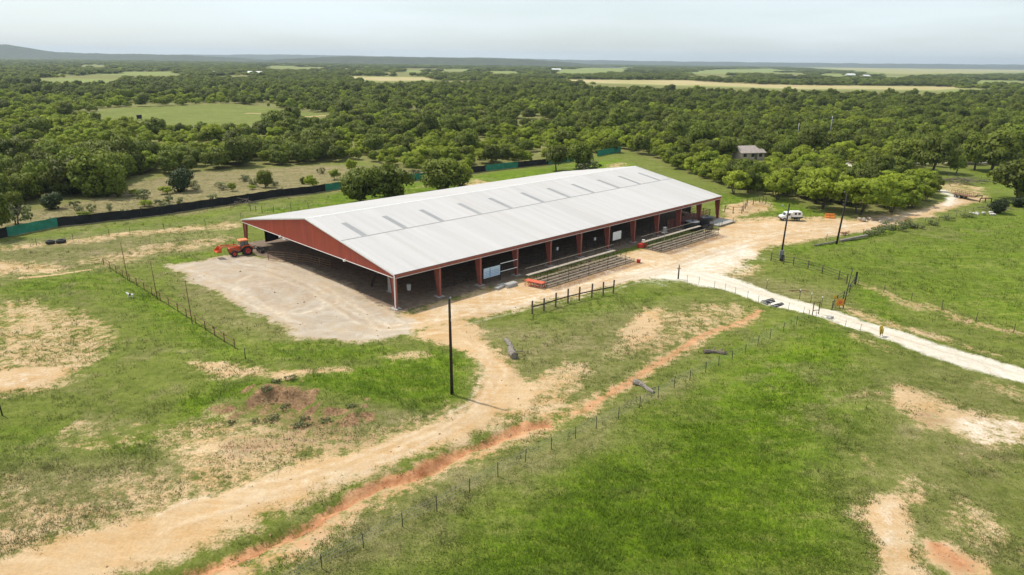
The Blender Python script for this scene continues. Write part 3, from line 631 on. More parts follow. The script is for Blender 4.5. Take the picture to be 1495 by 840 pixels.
for y0, y1, nm in ((-.12, .02, 'f'), (WID - .02, WID + .12, 'b')):
    mb = MB(); mb.box(.12, y0 + .0, EAVE - .48, LEN - .12, y1, EAVE - .06); mb.build('fascia', 'red_steel', arena)
mb = MB(); mb.prism([(-.13, EAVE - .17), (-.27, EAVE - .17), (-.29, EAVE + .0), (-.26, EAVE + .0), (-.25, EAVE - .14), (-.13, EAVE - .14)], .0, LEN, 'x'); mb.build('gutter', 'red_steel', arena)
mb = MB(); mb.box(.0, -.135, EAVE - .54, LEN, -.125, EAVE - .47); mb.build('fascia_edge', 'roof_trim', arena)
mb = MB(); mb.box(-.28, -.32, .12, -.16, -.19, EAVE - .1); mb.box(-.28, -.62, .05, -.16, -.19, .17); mb.build('downspout', 'white', arena)
def column_mesh():
    mb = MB(); d0, d1, h = .42, 1.25, EAVE - .45
    mb.prism([(0.02, .12), (d0, .12), (d1, h), (0.02, h)], -.012, .012, 'x')
    mb.box(-.16, 0, .1, .16, .02, h)
    mb.prism([(d0, .12), (d0 + .022, .12), (d1 + .022, h), (d1, h)], -.16, .16, 'x')
    mb.box(-.2, -.05, .1, .2, d0 + .07, .12)
    return mb.mesh('column', 'red_steel')
def footing_mesh():
    mb = MB(); mb.prism([(-.55, -.3), (.55, -.3), (.55, .08), (.5, .1), (-.5, .1), (-.55, .08)], -.35, .85, 'y'); return mb.mesh('footing', 'concrete')
def rafter_mesh():
    mb = MB(); zr = RIDGE - .32
    mb.prism([(.05, EAVE - .45), (1.25, EAVE - .5), (WID / 2, zr - .75), (WID - 1.25, EAVE - .5), (WID - .05, EAVE - .45), (WID - .05, EAVE - .25), (WID / 2, zr), (.05, EAVE - .25)], -.012, .012, 'x')
    for sg in (0, 1):
        f = (lambda y: y) if sg == 0 else (lambda y: WID - y)
        mb.prism([(f(1.2), EAVE - .5), (f(WID / 2), zr - .75), (f(WID / 2), zr - .78), (f(1.2), EAVE - .53)], -.15, .15, 'x')
    return mb.mesh('rafter', 'red_steel')
cm, fm_, rm_ = column_mesh(), footing_mesh(), rafter_mesh()
for k in range(NB + 1):
    a = min(max(k * BAY, .2), LEN - .2)
    c = obj('column', cm, arena, loc=(a, 0, 0)); obj('footing', fm_, c)
    c = obj('column', cm, arena, loc=(a, WID, 0), rot=(0, 0, math.pi)); obj('footing', fm_, c)
    obj('rafter', rm_, arena, loc=(a, 0, 0))
mb = MB()
for i in range(1, 15):
    for s in (0, 1):
        l = SL * i / 15; y, z = on_slope(l, -.26); y = y if s == 0 else WID - y
        mb.box(.3, y - .04, z, LEN - .3, y + .04, z + .2)
mb.build('purlin', 'red_steel', arena, kind='stuff')
def flood(a):
    mb = MB(); mb.box(a, -.36, EAVE - .3, a + .22, -.14, EAVE - .16); return mb
for y in (11.5, 30.5):
    mb = MB(); mb.box(-.38, y, EAVE - .6, -.1, y + .34, EAVE - .36); mb.tube([(-.14, y + .17, EAVE - .4), (-.06, y + .17, EAVE - .2)], .03); mb.build('floodlight', 'white', arena)

# ------------------------------------------------------------------ fences
def fence(name, label, cat, pts, post_h, step, rails, post_r, rail_r, pm, rm, skip_last=False, n=6, jitter=0.0, snap=None, wire=False, group=None):
    """posts along the traced line as single parts, each rail (or wire) a part running along the ground's relief"""
    P = [Vector((p[0], p[1], gz(p[0], p[1]))) for p in pts]
    root = thing(name, label, cat, P[0], 0, group); o = P[0].copy()
    posts = []
    for i in range(len(P) - 1):
        L = (P[i + 1] - P[i]).length; k = max(1, round(L / step))
        for j in range(k + (1 if i == len(P) - 2 else 0)):
            w = P[i].lerp(P[i + 1], j / k); w.z = gz(w.x, w.y); posts.append(w)
    if snap: posts = P
    me_p = None
    for w in posts:
        h = post_h * (1 + random.uniform(-jitter, jitter)); tilt = (random.uniform(-.06, .06) * (jitter > 0), random.uniform(-.06, .06) * (jitter > 0))
        mb = MB(); mb.tube([(0, 0, -.3), (tilt[0] * .5, tilt[1] * .5, h * .5), (tilt[0], tilt[1], h)], post_r, n); obj('post', mb.mesh('post', pm), root, loc=w - o)
    for z in rails:
        mb = MB(); mb.tube([w - o + Vector((0, 0, z * post_h)) for w in posts], rail_r, 4 if wire else n); mb.build('wire' if wire else 'rail', rm, root)
    return root
px = lambda *ps: [at(*p) for p in ps]
fence('pipe_fence', 'low rusty pipe fence running through green grass left of the gravel yard', 'fence', px((152, 388), (200, 418), (260, 456), (300, 482), (343, 509)), 1.25, 3.0, (.97, .55), .055, .042, 'rust', 'rust')
fence('tie_rail', 'short row of weathered wooden posts joined by one rail beside the dirt yard', 'fence', px((777, 459), (794, 455), (811, 450), (829, 445), (845.5, 441), (863.5, 437), (880.5, 434), (895, 430)), 1.95, 99, (.52,), .12, .085, 'old_wood', 'creosote', jitter=.10, snap=True, n=7)
TP = [(412, 862), (470, 830), (531, 801), (588, 771), (638, 748), (685, 721), (727, 698), (767, 676), (805, 657), (840, 642), (871, 627), (903, 612), (934, 595), (961, 581), (984, 567), (1007, 556), (1030, 545), (1049, 535), (1069, 525), (1088, 515), (1106, 505), (1124, 496), (1143, 487), (1162, 478), (1180, 468)]
fence('wire_fence', 'thin steel post and wire fence crossing the grass from bottom left towards the white road', 'fence', px(*TP), 1.25, 99, (.35, .6, .8, .98), .035, .009, 'dark_steel', 'galv', snap=True, jitter=.08, wire=True, n=5)
fence('wire_fence', 'wire fence with thin posts along the near edge of the white gravel road', 'fence', px((1003, 413), (1020, 416), (1043, 422), (1058, 427), (1073, 432), (1091, 438), (1107, 444), (1124, 449), (1150, 457), (1172, 464), (1190, 471), (1232, 486), (1254, 493)), 1.2, 99, (.4, .7, .97), .033, .009, 'galv', 'galv', snap=True, jitter=.08, wire=True, n=5)
fence('wire_fence', 'wire fence with sparse thin posts in front of the dark screen fence', 'fence', px((-30, 372), (54, 360), (107, 353), (160, 347), (190, 344), (240, 338), (300, 330), (352, 322)), 1.3, 99, (.45, .75, .97), .035, .008, 'dark_steel', 'galv', snap=True, jitter=.08, wire=True, n=5)
fence('pipe_fence', 'dark pipe and post fence from the transformer pole to the gate corner post', 'fence', px((1125, 382), (1144, 387), (1158, 389), (1179, 394), (1200, 400), (1224, 409), (1236, 414)), 1.35, 99, (.95, .62, .3), .085, .03, 'old_wood', 'dark_steel', snap=True, jitter=.1)
fence('pipe_fence', 'short dark pipe fence running down from the corner post to the white road', 'fence', px((1249, 417), (1240, 428), (1231, 438), (1221, 446), (1214, 455)), 1.3, 99, (.95, .6, .25), .06, .03, 'dark_steel', 'dark_steel', snap=True)
mb_root = thing('corner_post', 'thick dark wooden corner post where two pipe fences meet beside the green field', 'post', on(1248, 415))
mb = MB(); mb.tube([(0, 0, -.3), (.03, 0, 1.0), (.06, .02, 1.9)], [.17, .16, .14], 8); mb.build('post', 'creosote', mb_root); mb = MB(); mb.tube([(.03, 0, 1.3), (-1.2, -1.0, .1)], .06, 6); mb.build('brace', 'dark_steel', mb_root)
fence('pipe_fence', 'dark h shaped pipe brace at the near edge of the white road', 'fence', px((1185.5, 463), (1194.5, 461)), 1.75, 99, (.95, .35), .06, .05, 'dark_steel', 'rust', snap=True)
fence('wire_fence', 'short wire fence behind the arena with dark posts on bright grass', 'fence', px((366, 309), (374, 311), (383, 313), (400, 312), (425, 308), (450, 305)), 1.4, 99, (.5, .95), .05, .012, 'dark_steel', 'galv', snap=True, wire=True)
fence('wire_fence', 'wire fence along the brushy edge between the track and the right hand field', 'fence', px((1206, 352), (1260, 343), (1300, 336), (1330, 330), (1370, 324), (1420, 310), (1440, 305)), 1.3, 5, (.5, .75, .97), .045, .009, 'old_wood', 'galv', jitter=.1, wire=True)
fence('pipe_fence', 'wooden post fence around the sand heaps beyond the far end of the arena', 'fence', px((1058, 310), (1070, 312), (1083, 312), (1090, 304), (1108, 301), (1118, 297)), 1.6, 2.5, (.9, .5), .09, .04, 'old_wood', 'old_wood', jitter=.12)

fence('wire_fence', 'wire fence with sparse posts running right from the corner post beside the field', 'fence', px((1252, 417), (1290, 427), (1330, 438), (1375, 451), (1425, 467), (1480, 485), (1540, 505)), 1.25, 99, (.35, .65, .97), .045, .005, 'old_wood', 'rust', snap=True, jitter=.1, wire=True)
def screen_fence():
    runs = [((-8, 351), (12, 347), 'black_mesh'), ((12, 347), (85, 333), 'green_mesh'), ((85, 333), (207, 317.5), 'black_mesh'), ((207, 317.5), (309, 302.5), 'black_mesh'), ((309, 302.5), (400, 290), 'black_mesh'), ((400, 290), (475, 279.5), 'black_mesh'), ((475, 279.5), (520, 273), 'green_mesh'), ((520, 273), (560, 268.5), 'black_mesh'), ((560, 268.5), (590, 265.5), 'black_mesh'), ((590, 265.5), (632, 261), 'green_mesh'), ((632, 261), (692, 253), 'black_mesh'), ((692, 253), (709, 251), 'black_mesh'), ((709, 251), (756, 245.5), 'green_mesh'), ((756, 245.5), (800, 240.5), 'black_mesh'), ((800, 240.5), (838, 235.5), 'green_mesh')]
    root = thing('screen_fence', 'long fence hung with black and green screen cloth behind the arena', 'fence', at(*runs[0][0])); o = Vector(root.location)
    for i, (p, r, m) in enumerate(runs):
        a, b = at(*p), at(*r); L = (b - a).length; k = max(3, int(L / .7)); mb = MB(); n = (b - a).normalized().cross(Vector((0, 0, 1)))
        h = 1.95
        for j in range(k + 1):
            w = a.lerp(b, j / k); sag = -.11 * abs(math.sin(j * .72 + i)) ; bul = .12 * math.sin(j * 1.1 + i) + .05 * math.sin(j * 2.9)
            z0 = gz(w.x, w.y)
            for z, ff in ((.12, .2), (.75, 1), (1.4, 1), (h + sag, 0)):
                mb.v.append(w - o + n * (bul * ff) + Vector((0, 0, z0 + z)))
            for z, ff in ((.12, .2), (.75, 1), (1.4, 1), (h + sag, 0)):
                mb.v.append(w - o + n * (bul * ff + .02) + Vector((0, 0, z0 + z)))
        for j in range(k):
            for c in range(3):
                e = j * 8 + c; mb.f += [(e, e + 8, e + 9, e + 1), (e + 4, e + 5, e + 13, e + 12)]
        mb.build('screen_panel', m, root)
        mb = MB(); 
        for j in range(k): 
            w0 = a.lerp(b, j / k); w1 = a.lerp(b, (j + 1) / k); mb.tube([w0 - o - n * .1 + Vector((0, 0, gz(w0.x, w0.y) + .06)), w1 - o - n * .1 + Vector((0, 0, gz(w1.x, w1.y) + .06))], .09, 4)
        mb.build('bottom_rail', 'grey_wood', root)
        mb = MB(); mb.tube([a - o + Vector((0, 0, -.2)), a - o + Vector((0, 0, 2.05))], .07, 6); mb.build('post', 'dark_steel', root)
        if i in (2, 3, 4, 5, 12, 13):
            mb = MB(); w = a - o - n * .12; mb.tube([w + Vector((0, 0, -.1)), w + Vector((0, 0, 1.6))], .10, 6); mb.tube([w - n * .9 + Vector((0, 0, 0)), w + Vector((0, 0, 1.0))], .07, 5); mb.build('brace', 'grey_wood', root)
screen_fence()
r_ = thing('screen_fence', 'short green screen cloth panel standing apart among trees behind the arena', 'fence', at(872, 229))
a, b = at(872, 229) - r_.location, at(906, 223) - r_.location
mb = MB(); k = 8
for j in range(k + 1):
    w = a.lerp(b, j / k); mb.v += [w + Vector((0, .05 * math.sin(j), .1)), w + Vector((0, .05 * math.sin(j * 2), 2.2)), w + Vector((0, .03 + .05 * math.sin(j), .1)), w + Vector((0, .03 + .05 * math.sin(j * 2), 2.2))]
mb.f += [f for j in range(k) for f in ((4 * j, 4 * j + 4, 4 * j + 5, 4 * j + 1), (4 * j + 2, 4 * j + 3, 4 * j + 7, 4 * j + 6))]
mb.build('screen_panel', 'green_mesh', r_)
for w in (a, a.lerp(b, .5), b): mb = MB(); mb.tube([w + Vector((0, .1, -.2)), w + Vector((0, .1, 2.3))], .07); mb.build('post', 'dark_steel', r_)

# pipe corral inside the arena
def rails(name, label, pts, h, nr, step, rr=.035, m='dark_steel'):
    P = [bw(*p) for p in pts]; root = thing(name, label, 'fence', P[0]); o = P[0]
    for i in range(len(P) - 1):
        L = (P[i + 1] - P[i]).length; k = max(1, round(L / step))
        for j in range(k + 1):
            w = P[i].lerp(P[i + 1], j / k) - o; mb = MB(); mb.tube([w, w + Vector((0, 0, h + .15))], rr * 1.5, 6); mb.build('post', m, root)
        for z in range(nr):
            zz = h * (z + 1) / nr; mb = MB(); mb.tube([P[i] - o + Vector((0, 0, zz)), P[i + 1] - o + Vector((0, 0, zz))], rr, 5); mb.build('rail', m, root)
    return root
rails('arena_fence', 'dark pipe arena fence inside the open front side of the building', [(7, 2.4), (20, 2.4), (34, 2.4), (48, 2.4), (62, 2.4), (76, 2.4)], 1.7, 5, 2.8)
rails('arena_fence', 'rusty pipe fence curving into the left end of the arena', [(-1.2, 33.5), (.6, 31), (2.5, 27), (3.4, 22)], 1.5, 4, 2.5, .035, 'rust')
rails('arena_fence', 'dark pipe pen deep inside the arena near its gable end', [(10, 22), (10, 13), (20, 13)], 1.7, 6, 2.5)
rails('arena_fence', 'dark red pipe pen at the far end under the roof', [(66, 1.2), (82, 1.2), (82, 12)], 2.0, 6, 1.6, .045, 'red_steel')
mb = MB(); k = 14; o_ = thing('windscreen_cloth', 'black cloth screen hung at the back of the arena near the tractor', 'screen', bw(3.5, WID - .6))
for j in range(k + 1):
    t = j / k; w = bw(3.5 + 9 * t, WID - .6 - 1.2 * t) - o_.location; bot = .25 + 1.3 * math.sin(math.pi * min(1, t * 1.05)) * t + 1.4 * max(0, t - .45)
    mb.v += [w + Vector((0, .06 * math.sin(j * 1.7), bot)), w + Vector((0, 0, 3.2 + .1 * math.sin(j))), w + Vector((.03, .03 + .06 * math.sin(j * 1.7), bot)), w + Vector((.03, .03, 3.2 + .1 * math.sin(j)))]
mb.f += [f for j in range(k) for f in ((4 * j, 4 * j + 4, 4 * j + 5, 4 * j + 1), (4 * j + 2, 4 * j + 3, 4 * j + 7, 4 * j + 6), (4 * j, 4 * j + 2, 4 * j + 6, 4 * j + 4), (4 * j + 1, 4 * j + 5, 4 * j + 7, 4 * j + 3))]
mb.build('cloth', 'black_mesh', o_)

# boards and small things along the front side
def board(label, a0, a1, b, z0, z1, deco):
    root = thing('sign_board', label, 'sign', bw(a0, b), BAZ); L = a1 - a0
    mb = MB(); mb.box(0, 0, z0, L, .05, z1); mb.build('panel', 'pale_blue' if deco else 'white', root)
    mb = MB(); mb.tube([(.1, .1, 0), (.1, .1, z1)], .05); mb.tube([(L - .1, .1, 0), (L - .1, .1, z1)], .05); mb.build('post', 'dark_steel', root)
    if deco:
        mb = MB()
        for i in range(4): mb.box(.12, -.012, z0 + .18 + i * .24, L - .15, -.004, z0 + .24 + i * .24)
        mb.box(L * .36, -.014, z0 + .08, L * .40, -.006, z1 - .08)
        mb.build('print', 'blue', root)
    return root
board('pale blue sign board between the third and fourth front columns', 15.6, 18.9, -.25, 1.0, 2.5, True)
board('white sign board in the eighth opening behind the bleachers', 47.2, 49.6, .3, 1.3, 2.8, False)
rr = thing('white_rail', 'pair of white horizontal bars beside the pale blue sign board', 'rail', bw(19.1, -.1), BAZ)
for z in (1.35, 2.6): mb = MB(); mb.tube([(0, 0, z), (3.6, 0, z)], .06); mb.build('rail', 'white', rr)
for xx in (0.1, 3.4): mb = MB(); mb.tube([(xx, .08, 0), (xx, .08, 2.7)], .045); mb.build('post', 'dark_steel', rr)
def bucket(name, label, cat, loc, r, h, m, lid=None):
    root = thing(name, label, cat, loc); mb = MB(); mb.lathe([(r * .82, 0), (r * .86, h * .1), (r, h * .92), (r * 1.06, h * .94), (r * 1.06, h), (r * .95, h), (r * .9, h * .9)], 14); mb.build('body', m, root, True)
    mb = MB(); mb.tube([(r * math.cos(t) * 1.05, .02, h * .95 + r * .5 * math.sin(t)) for t in np.linspace(0, math.pi, 9)], .014, 5); mb.build('handle', 'dark_steel', root)
    if lid: mb = MB(); mb.lathe([(r * .93, h * .95), (r * .93, h + .02), (r * .3, h + .05), (.01, h + .05)], 14); mb.build('lid', lid, root)
    return root
bucket('bucket', 'white bucket on the shaded arena floor near the front corner', 'bucket', bw(6.2, 5.4), .33, .85, 'white')
bucket('barrel', 'white barrel standing deep in the shade under the gable end', 'barrel', bw(9.3, 14.6), .36, .95, 'white', 'white')
bucket('bucket', 'small white bucket beside the white barrel under the gable end', 'bucket', bw(7.6, 15.4), .26, .5, 'white')
bucket('bucket', 'red bucket at the right foot of the nearer bleachers', 'bucket', bw(42.6, -8.6), .34, .55, 'red_paint')
bucket('bucket', 'white bucket standing on the red box between the bleachers', 'bucket', bw(51.9, -3.0, .75), .28, .55, 'white', 'white')
r_ = thing('tool_box', 'red steel box standing between the two bleachers', 'box', bw(50.7, -3.2), BAZ)
mb = MB(); mb.box(-.1, -.3, .06, 1.5, .5, .66); mb.build('body', 'red_paint', r_); mb = MB(); mb.box(-.13, -.33, .66, 1.53, .53, .74); mb.build('lid', 'red_paint', r_); mb = MB(); mb.box(-.05, -.25, 0, .1, .45, .06); mb.box(1.3, -.25, 0, 1.45, .45, .06); mb.build('foot', 'dark_steel', r_)
r_ = thing('concrete_pier', 'beige concrete pier standing in the shade near the front corner column', 'pier', bw(4.0, 6.6), BAZ)
mb = MB(); mb.prism([(-.42, 0), (.42, 0), (.38, 2.5), (.34, 2.6), (-.34, 2.6), (-.38, 2.5)], -.3, .3, 'x'); mb.build('block', 'concrete', r_); mb = MB(); mb.box(-.5, -.6, -.02, .5, .6, .1); mb.build('base', 'concrete', r_)
r_ = thing('plank', 'dark wooden beam leaning near the concrete pier in the shade', 'beam', bw(3.2, 10.4)); mb = MB(); mb.tube([(0, 0, .1), (.3, -.2, 1.0), (1.0, -.5, 2.6)], .16, 6); mb.build('beam', 'creosote', r_)
# small white boxes hung on the corral rails
for a, lab in ((34.5, 'small white box fixed to the arena fence near the sixth column'), (44.5, 'small white box on the arena fence left of the white sign board'), (51.5, 'small white box on the arena fence right of the white sign board')):
    o = MB().box(-.2, -.09, 1.5, .2, .09, 2.0).mesh('switch_box', 'white'); r_ = obj('switch_box', o, None, loc=bw(a, 2.2), rot=(0, 0, BAZ)); tag(r_, lab, 'box')
    mb = MB(); mb.box(-.23, -.12, 2.0, .23, .12, 2.04); mb.build('lid', 'grey_poly', r_); mb = MB(); mb.tube([(0, .05, .02), (0, .05, 1.5)], .035); mb.build('post', 'dark_steel', r_)

# orange-red flat rack by the bleachers
r_ = thing('steel_rack', 'low orange red steel rack on short legs beside the nearer bleachers', 'rack', bw(20.4, -4.4), BAZ + R(-78))
mb = MB(); mb.box(-.1, -.55, .78, 2.9, .55, .86); mb.build('top', 'red_orange', r_)
for x in (0, .93, 1.87, 2.8):
    for y in (-.48, .48): mb = MB(); mb.tube([(x, y, 0), (x, y, .78)], .05, 6); mb.build('leg', 'red_orange', r_)
for y in (-.48, .48): mb = MB(); mb.tube([(0, y, .3), (2.8, y, .3)], .035, 5); mb.build('stretcher', 'red_orange', r_)
for i, (a, b, s) in enumerate(((18.2, -3.2, .9), (17.0, -2.6, .7), (16.0, -2.9, .6))):
    mb = MB(); mb.prism([(-.6 * s, -.1), (.6 * s, -.1), (.55 * s, .55 * s), (.4 * s, .62 * s), (-.45 * s, .6 * s), (-.58 * s, .5 * s)], -1.1 * s, 1.1 * s, 'x')
    o = mb.build('concrete_block', 'concrete'); o.location = bw(a, b); o.rotation_euler = (0, 0, BAZ + .1 * i)
    tag(o, ['grey concrete block next to the orange red rack', 'grey concrete block in the middle of three by the fourth column', 'smallest grey concrete block nearest the third column'][i], 'block', 'concrete blocks by the rack')

def bleachers(a0, a1, label):
    root = thing('bleachers', label, 'bleachers', bw(a0, -3), BAZ); L = a1 - a0
    n = max(4, round(L / 2.4))
    for r in range(2):                       # raised walkway, two boards wide
        y = -.05 - .32 * r
        for j in range(n):
            x0 = L * j / n + .01; x1 = L * (j + 1) / n - .015; z = 1.02 + random.uniform(-.008, .008)
            mb = MB(); mb.box(x0, y - .29, z, x1, y, z + .05); mb.build('deck_board', 'plank', root)
    for r in range(4):
        y = -1.65 - .92 * r; z = .62 - .075 * r
        for j in range(max(3, n // 2)):
            k = max(3, n // 2); x0 = L * j / k + .01 + .35 * r * 0; x1 = L * (j + 1) / k - .02
            mb = MB(); mb.box(x0, y - .14, z, x1, y + .14, z + .05); mb.build('seat_board', 'seat_plank', root)
    for j in range(n + 1):                   # frames and guard posts
        x = min(max(L * j / n, .06), L - .06)
        mb = MB(); mb.tube([(x, -.1, .98), (x, -.95, .98)], .04, 5); mb.tube([(x, -.1, 0), (x, -.1, .98)], .04, 5); mb.tube([(x, -.9, 0), (x, -.9, .98)], .04, 5); mb.tube([(x, -1.4, .56), (x, -4.75, .28)], .035, 5)
        for r in range(4): mb.tube([(x, -1.65 - .92 * r, 0), (x, -1.65 - .92 * r, .6 - .075 * r)], .03, 5)
        mb.build('frame', 'dark_steel', root)
        mb = MB(); mb.tube([(x, -.02, .98), (x, -.02, 2.0)], .03, 5); mb.build('rail_post', 'dark_steel', root)
    mb = MB(); mb.tube([(0, -.02, 2.0), (L, -.02, 2.0)], .03, 5); mb.build('handrail', 'plank', root); mb = MB(); mb.tube([(0, -.02, 1.5), (L, -.02, 1.5)], .025, 5); mb.build('handrail', 'dark_steel', root)
    for j in range(0, n + 1, 2):
        x = min(max(L * j / n, .06), L - .06); mb = MB(); mb.tube([(x, -4.4, 0), (x, -4.4, 2.3)], .035, 5); mb.build('guard_post', 'dark_steel', root)
    return root
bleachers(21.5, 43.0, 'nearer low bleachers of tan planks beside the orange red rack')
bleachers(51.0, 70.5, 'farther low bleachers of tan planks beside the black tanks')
# lantern pole by the second bleachers
r_ = thing('speaker_pole', 'pole with a grey white loudspeaker box beside the farther bleachers', 'loudspeaker', bw(56.5, -4.3), BAZ); mb = MB(); mb.tube([(0, 0, 0), (0, 0, 2.4)], .05); mb.build('pole', 'galv', r_); mb = MB(); mb.prism([(-.25, 2.2), (.25, 2.2), (.32, 3.1), (-.32, 3.1)], -.22, .22, 'y'); mb.build('cabinet', 'grey_poly', r_); mb = MB(); mb.box(-.6, -.3, 2.1, .6, .3, 2.16); mb.build('shelf', 'galv', r_)
# the tanks
def tank(label, loc, r, h, m, top):
    root = thing('water_tank', label, 'tank', loc); prof = [(r, 0), (r, h * .05)]
    for i in range(6): z = h * (.1 + .14 * i); prof += [(r, z), (r * 1.025, z + h * .03), (r, z + h * .06)]
    prof += [(r, h * .9), (r * .95, h * .94)]
    mb = MB(); mb.lathe(prof, 28); mb.build('body', m, root, True); mb = MB(); mb.lathe([(r * .97, h * .93), (r * .9, h * .965), (r * .5, h * 1.0), (.3, h * 1.02), (.01, h * 1.02)], 28); mb.build('top', top, root, True)
    mb = MB(); mb.lathe([(.27, h * 1.02), (.27, h * 1.02 + .12), (.2, h * 1.02 + .15), (.01, h * 1.02 + .15)], 14, c=(0, 0)); mb.build('lid', m, root)
    return root
tk = tank('tall black poly water tank with a pale label at the far end of the arena', bw(73.5, -3.0), 1.35, 2.5, 'black_poly', 'black_poly')
mb = MB(); r0 = 1.35 * 1.035
for j in range(6):
    t0 = R(-80 + j * 7); t1 = R(-80 + (j + 1) * 7); mb.add([(r0 * math.cos(t0), r0 * math.sin(t0), 1.2), (r0 * math.cos(t1), r0 * math.sin(t1), 1.2), (r0 * math.cos(t1), r0 * math.sin(t1), 1.75), (r0 * math.cos(t0), r0 * math.sin(t0), 1.75)], [(0, 1, 2, 3)])
mb.build('label', 'grey_poly', tk)
tank('lower dark tank with a grey lid beside the farther bleachers', bw(70.8, -1.4), 1.5, 1.7, 'black_poly', 'grey_poly')
r_ = thing('stock_trough', 'dark rectangular trough on legs at the end of the farther bleachers', 'trough', bw(71.3, -4.6), BAZ); mb = MB(); mb.prism([(-.5, .5), (.5, .5), (.62, 1.2), (.56, 1.2), (.46, .58), (-.46, .58), (-.56, 1.2), (-.62, 1.2)], -.9, .9, 'x'); mb.build('basin', 'dark_steel', r_)
for x in (-.8, .8):
    for y in (-.45, .45): mb = MB(); mb.tube([(x, y, 0), (x, y, .55)], .04); mb.build('leg', 'dark_steel', r_)
r_ = thing('loading_dock', 'low grey concrete slab with a plank edge at the far arena corner', 'slab', bw(76.5, -2.5), BAZ); mb = MB(); mb.prism([(0, 0), (6.5, 0), (6.5, .3), (6.42, .34), (.08, .34), (0, .3)], -1.6, 1.6, 'y'); mb.build('slab', 'concrete', r_); mb = MB(); mb.box(0, -1.85, .3, 6.5, -1.61, .42); mb.build('plank', 'plank', r_)
for x in (1, 5.5): mb = MB(); mb.tube([(x, -1.75, 0), (x, -1.75, 1.2)], .05); mb.build('post', 'dark_steel', r_)
r_ = thing('cloth_screen', 'dark green cloth screen seen under the far end of the roof', 'screen', bw(83.0, 6.5), BAZ + R(70)); mb = MB()
for j in range(9): mb.v += [(j * .9, .1 * math.sin(j * 1.4), .3), (j * .9, .05 * math.sin(j), 2.0), (j * .9, .03 + .1 * math.sin(j * 1.4), .3), (j * .9, .03 + .05 * math.sin(j), 2.0)]
mb.f += [f for j in range(8) for f in ((4 * j, 4 * j + 4, 4 * j + 5, 4 * j + 1), (4 * j + 2, 4 * j + 3, 4 * j + 7, 4 * j + 6))]
mb.build('cloth', 'green_mesh', r_)
for j in (0, 4, 8): mb = MB(); mb.tube([(j * .9, .12, 0), (j * .9, .12, 2.1)], .05); mb.build('post', 'dark_steel', r_)

# ------------------------------------------------------------------ poles and signs
def pole(label, u, v, h, r, m='creosote', extras=None, cat='utility pole', name='utility_pole', lean=(0, 0)):
    root = thing(name, label, cat, on(u, v)); mb = MB(); mb.tube([(0, 0, -.5), (lean[0] * .5, lean[1] * .5, h * .5), (lean[0], lean[1], h)], [r, r * .85, r * .68], 10); mb.build('shaft', m, root, True)
    if extras: extras(root, h)
    return root
def ins(root, h): mb = MB(); mb.lathe([(.05, h), (.10, h + .05), (.06, h + .1), (.10, h + .15), (.04, h + .22)], 10); mb.build('insulator', 'grey_poly', root); mb = MB(); mb.box(-.02, -.22, h - 2.2, .03, -.16, h - 1.9); mb.build('bracket', 'galv', root)
pole('tall black utility pole standing alone in green grass beside the dirt track', 660, 575, 10.0, .17, extras=ins, lean=(-.12, 0))
def box_(root, h):
    mb = MB(); mb.box(-.38, -.42, .5, .3, -.17, 1.9); mb.build('meter_box', 'grey_poly', root); mb = MB(); mb.box(-.05, -.62, .1, .35, -.43, 1.15); mb.build('breaker_box', 'dark_steel', root)
    mb = MB(); mb.tube([(-.35, -.05, h - .9), (-.75, -.1, h - .3)], .03); mb.tube([(-.75, -.1, h - .3), (-1.0, -.1, h - .35)], .16, 8); mb.build('lamp_arm', 'galv', root); mb = MB(); mb.tube([(.19, -.1, 1.8), (.16, -.1, h - 1)], .025); mb.build('conduit', 'galv', root)
pole('utility pole with grey meter boxes at its foot and a lamp arm', 1139, 382, 9.7, .16, extras=box_, lean=(.25, 0))
pole('dark utility pole leaning slightly at the edge of the right hand field', 1221, 357, 9.6, .18, extras=ins, lean=(.55, 0))
def xarm(root, h): mb = MB(); mb.box(-1.3, -.07, h - .75, 1.3, .07, h - .6); mb.build('crossarm', 'grey_wood', root); [MB().lathe([(.05, h - .6), (.09, h - .52), (.04, h - .42)], 8, c=(x, 0)).build('insulator', 'grey_poly', root) for x in (-1.1, 0.4, 1.1)]; mb = MB(); mb.lathe([(.25, h - 2.3), (.27, h - 1.5), (.2, h - 1.4)], 12, c=(.35, 0)); mb.build('transformer', 'grey_poly', root)
pole('pale utility pole with a crossarm rising among the trees right of the arena', 1210, 207, 10.6, .17, 'galv', xarm)
pole('fainter pale utility pole without a crossarm among trees near the farmhouse', 1163, 208, 8.0, .15, 'galv')
for u, v, h, lab in ((187, 410, 5.8, 'left'), (230, 438, 5.5, 'middle'), (281, 473, 5.6, 'right')):
    pole('slender rusty pole beside the low pipe fence, %s of three' % {'left': 'farthest', 'middle': 'middle one', 'right': 'nearest'}[lab], u, v, h, .06, 'rust', None, 'pole', 'steel_pole', lean=(-.18, 0))
pole('thin dark pole with a short bracket beside the orange sign at the gate', 1230, 452, 5.7, .07, 'dark_steel', lambda r, h: MB().tube([(0, 0, h - .05), (-.45, 0, h + .02)], .03).build('bracket', 'dark_steel', r), 'pole', 'steel_pole', lean=(.45, 0))
pole('lone dark post with a shadow on grass at the left edge', 4, 608, 1.7, .07, 'creosote', None, 'post', 'fence_post', lean=(-.08, 0))
pole('short dark steel post with a pale top just past the rusty fence end', 358.5, 525, 1.3, .05, 'dark_steel', lambda r, h: MB().lathe([(.055, h), (.055, h + .12), (.03, h + .14)], 6).build('cap', 'galv', r), 'post', 'fence_post')
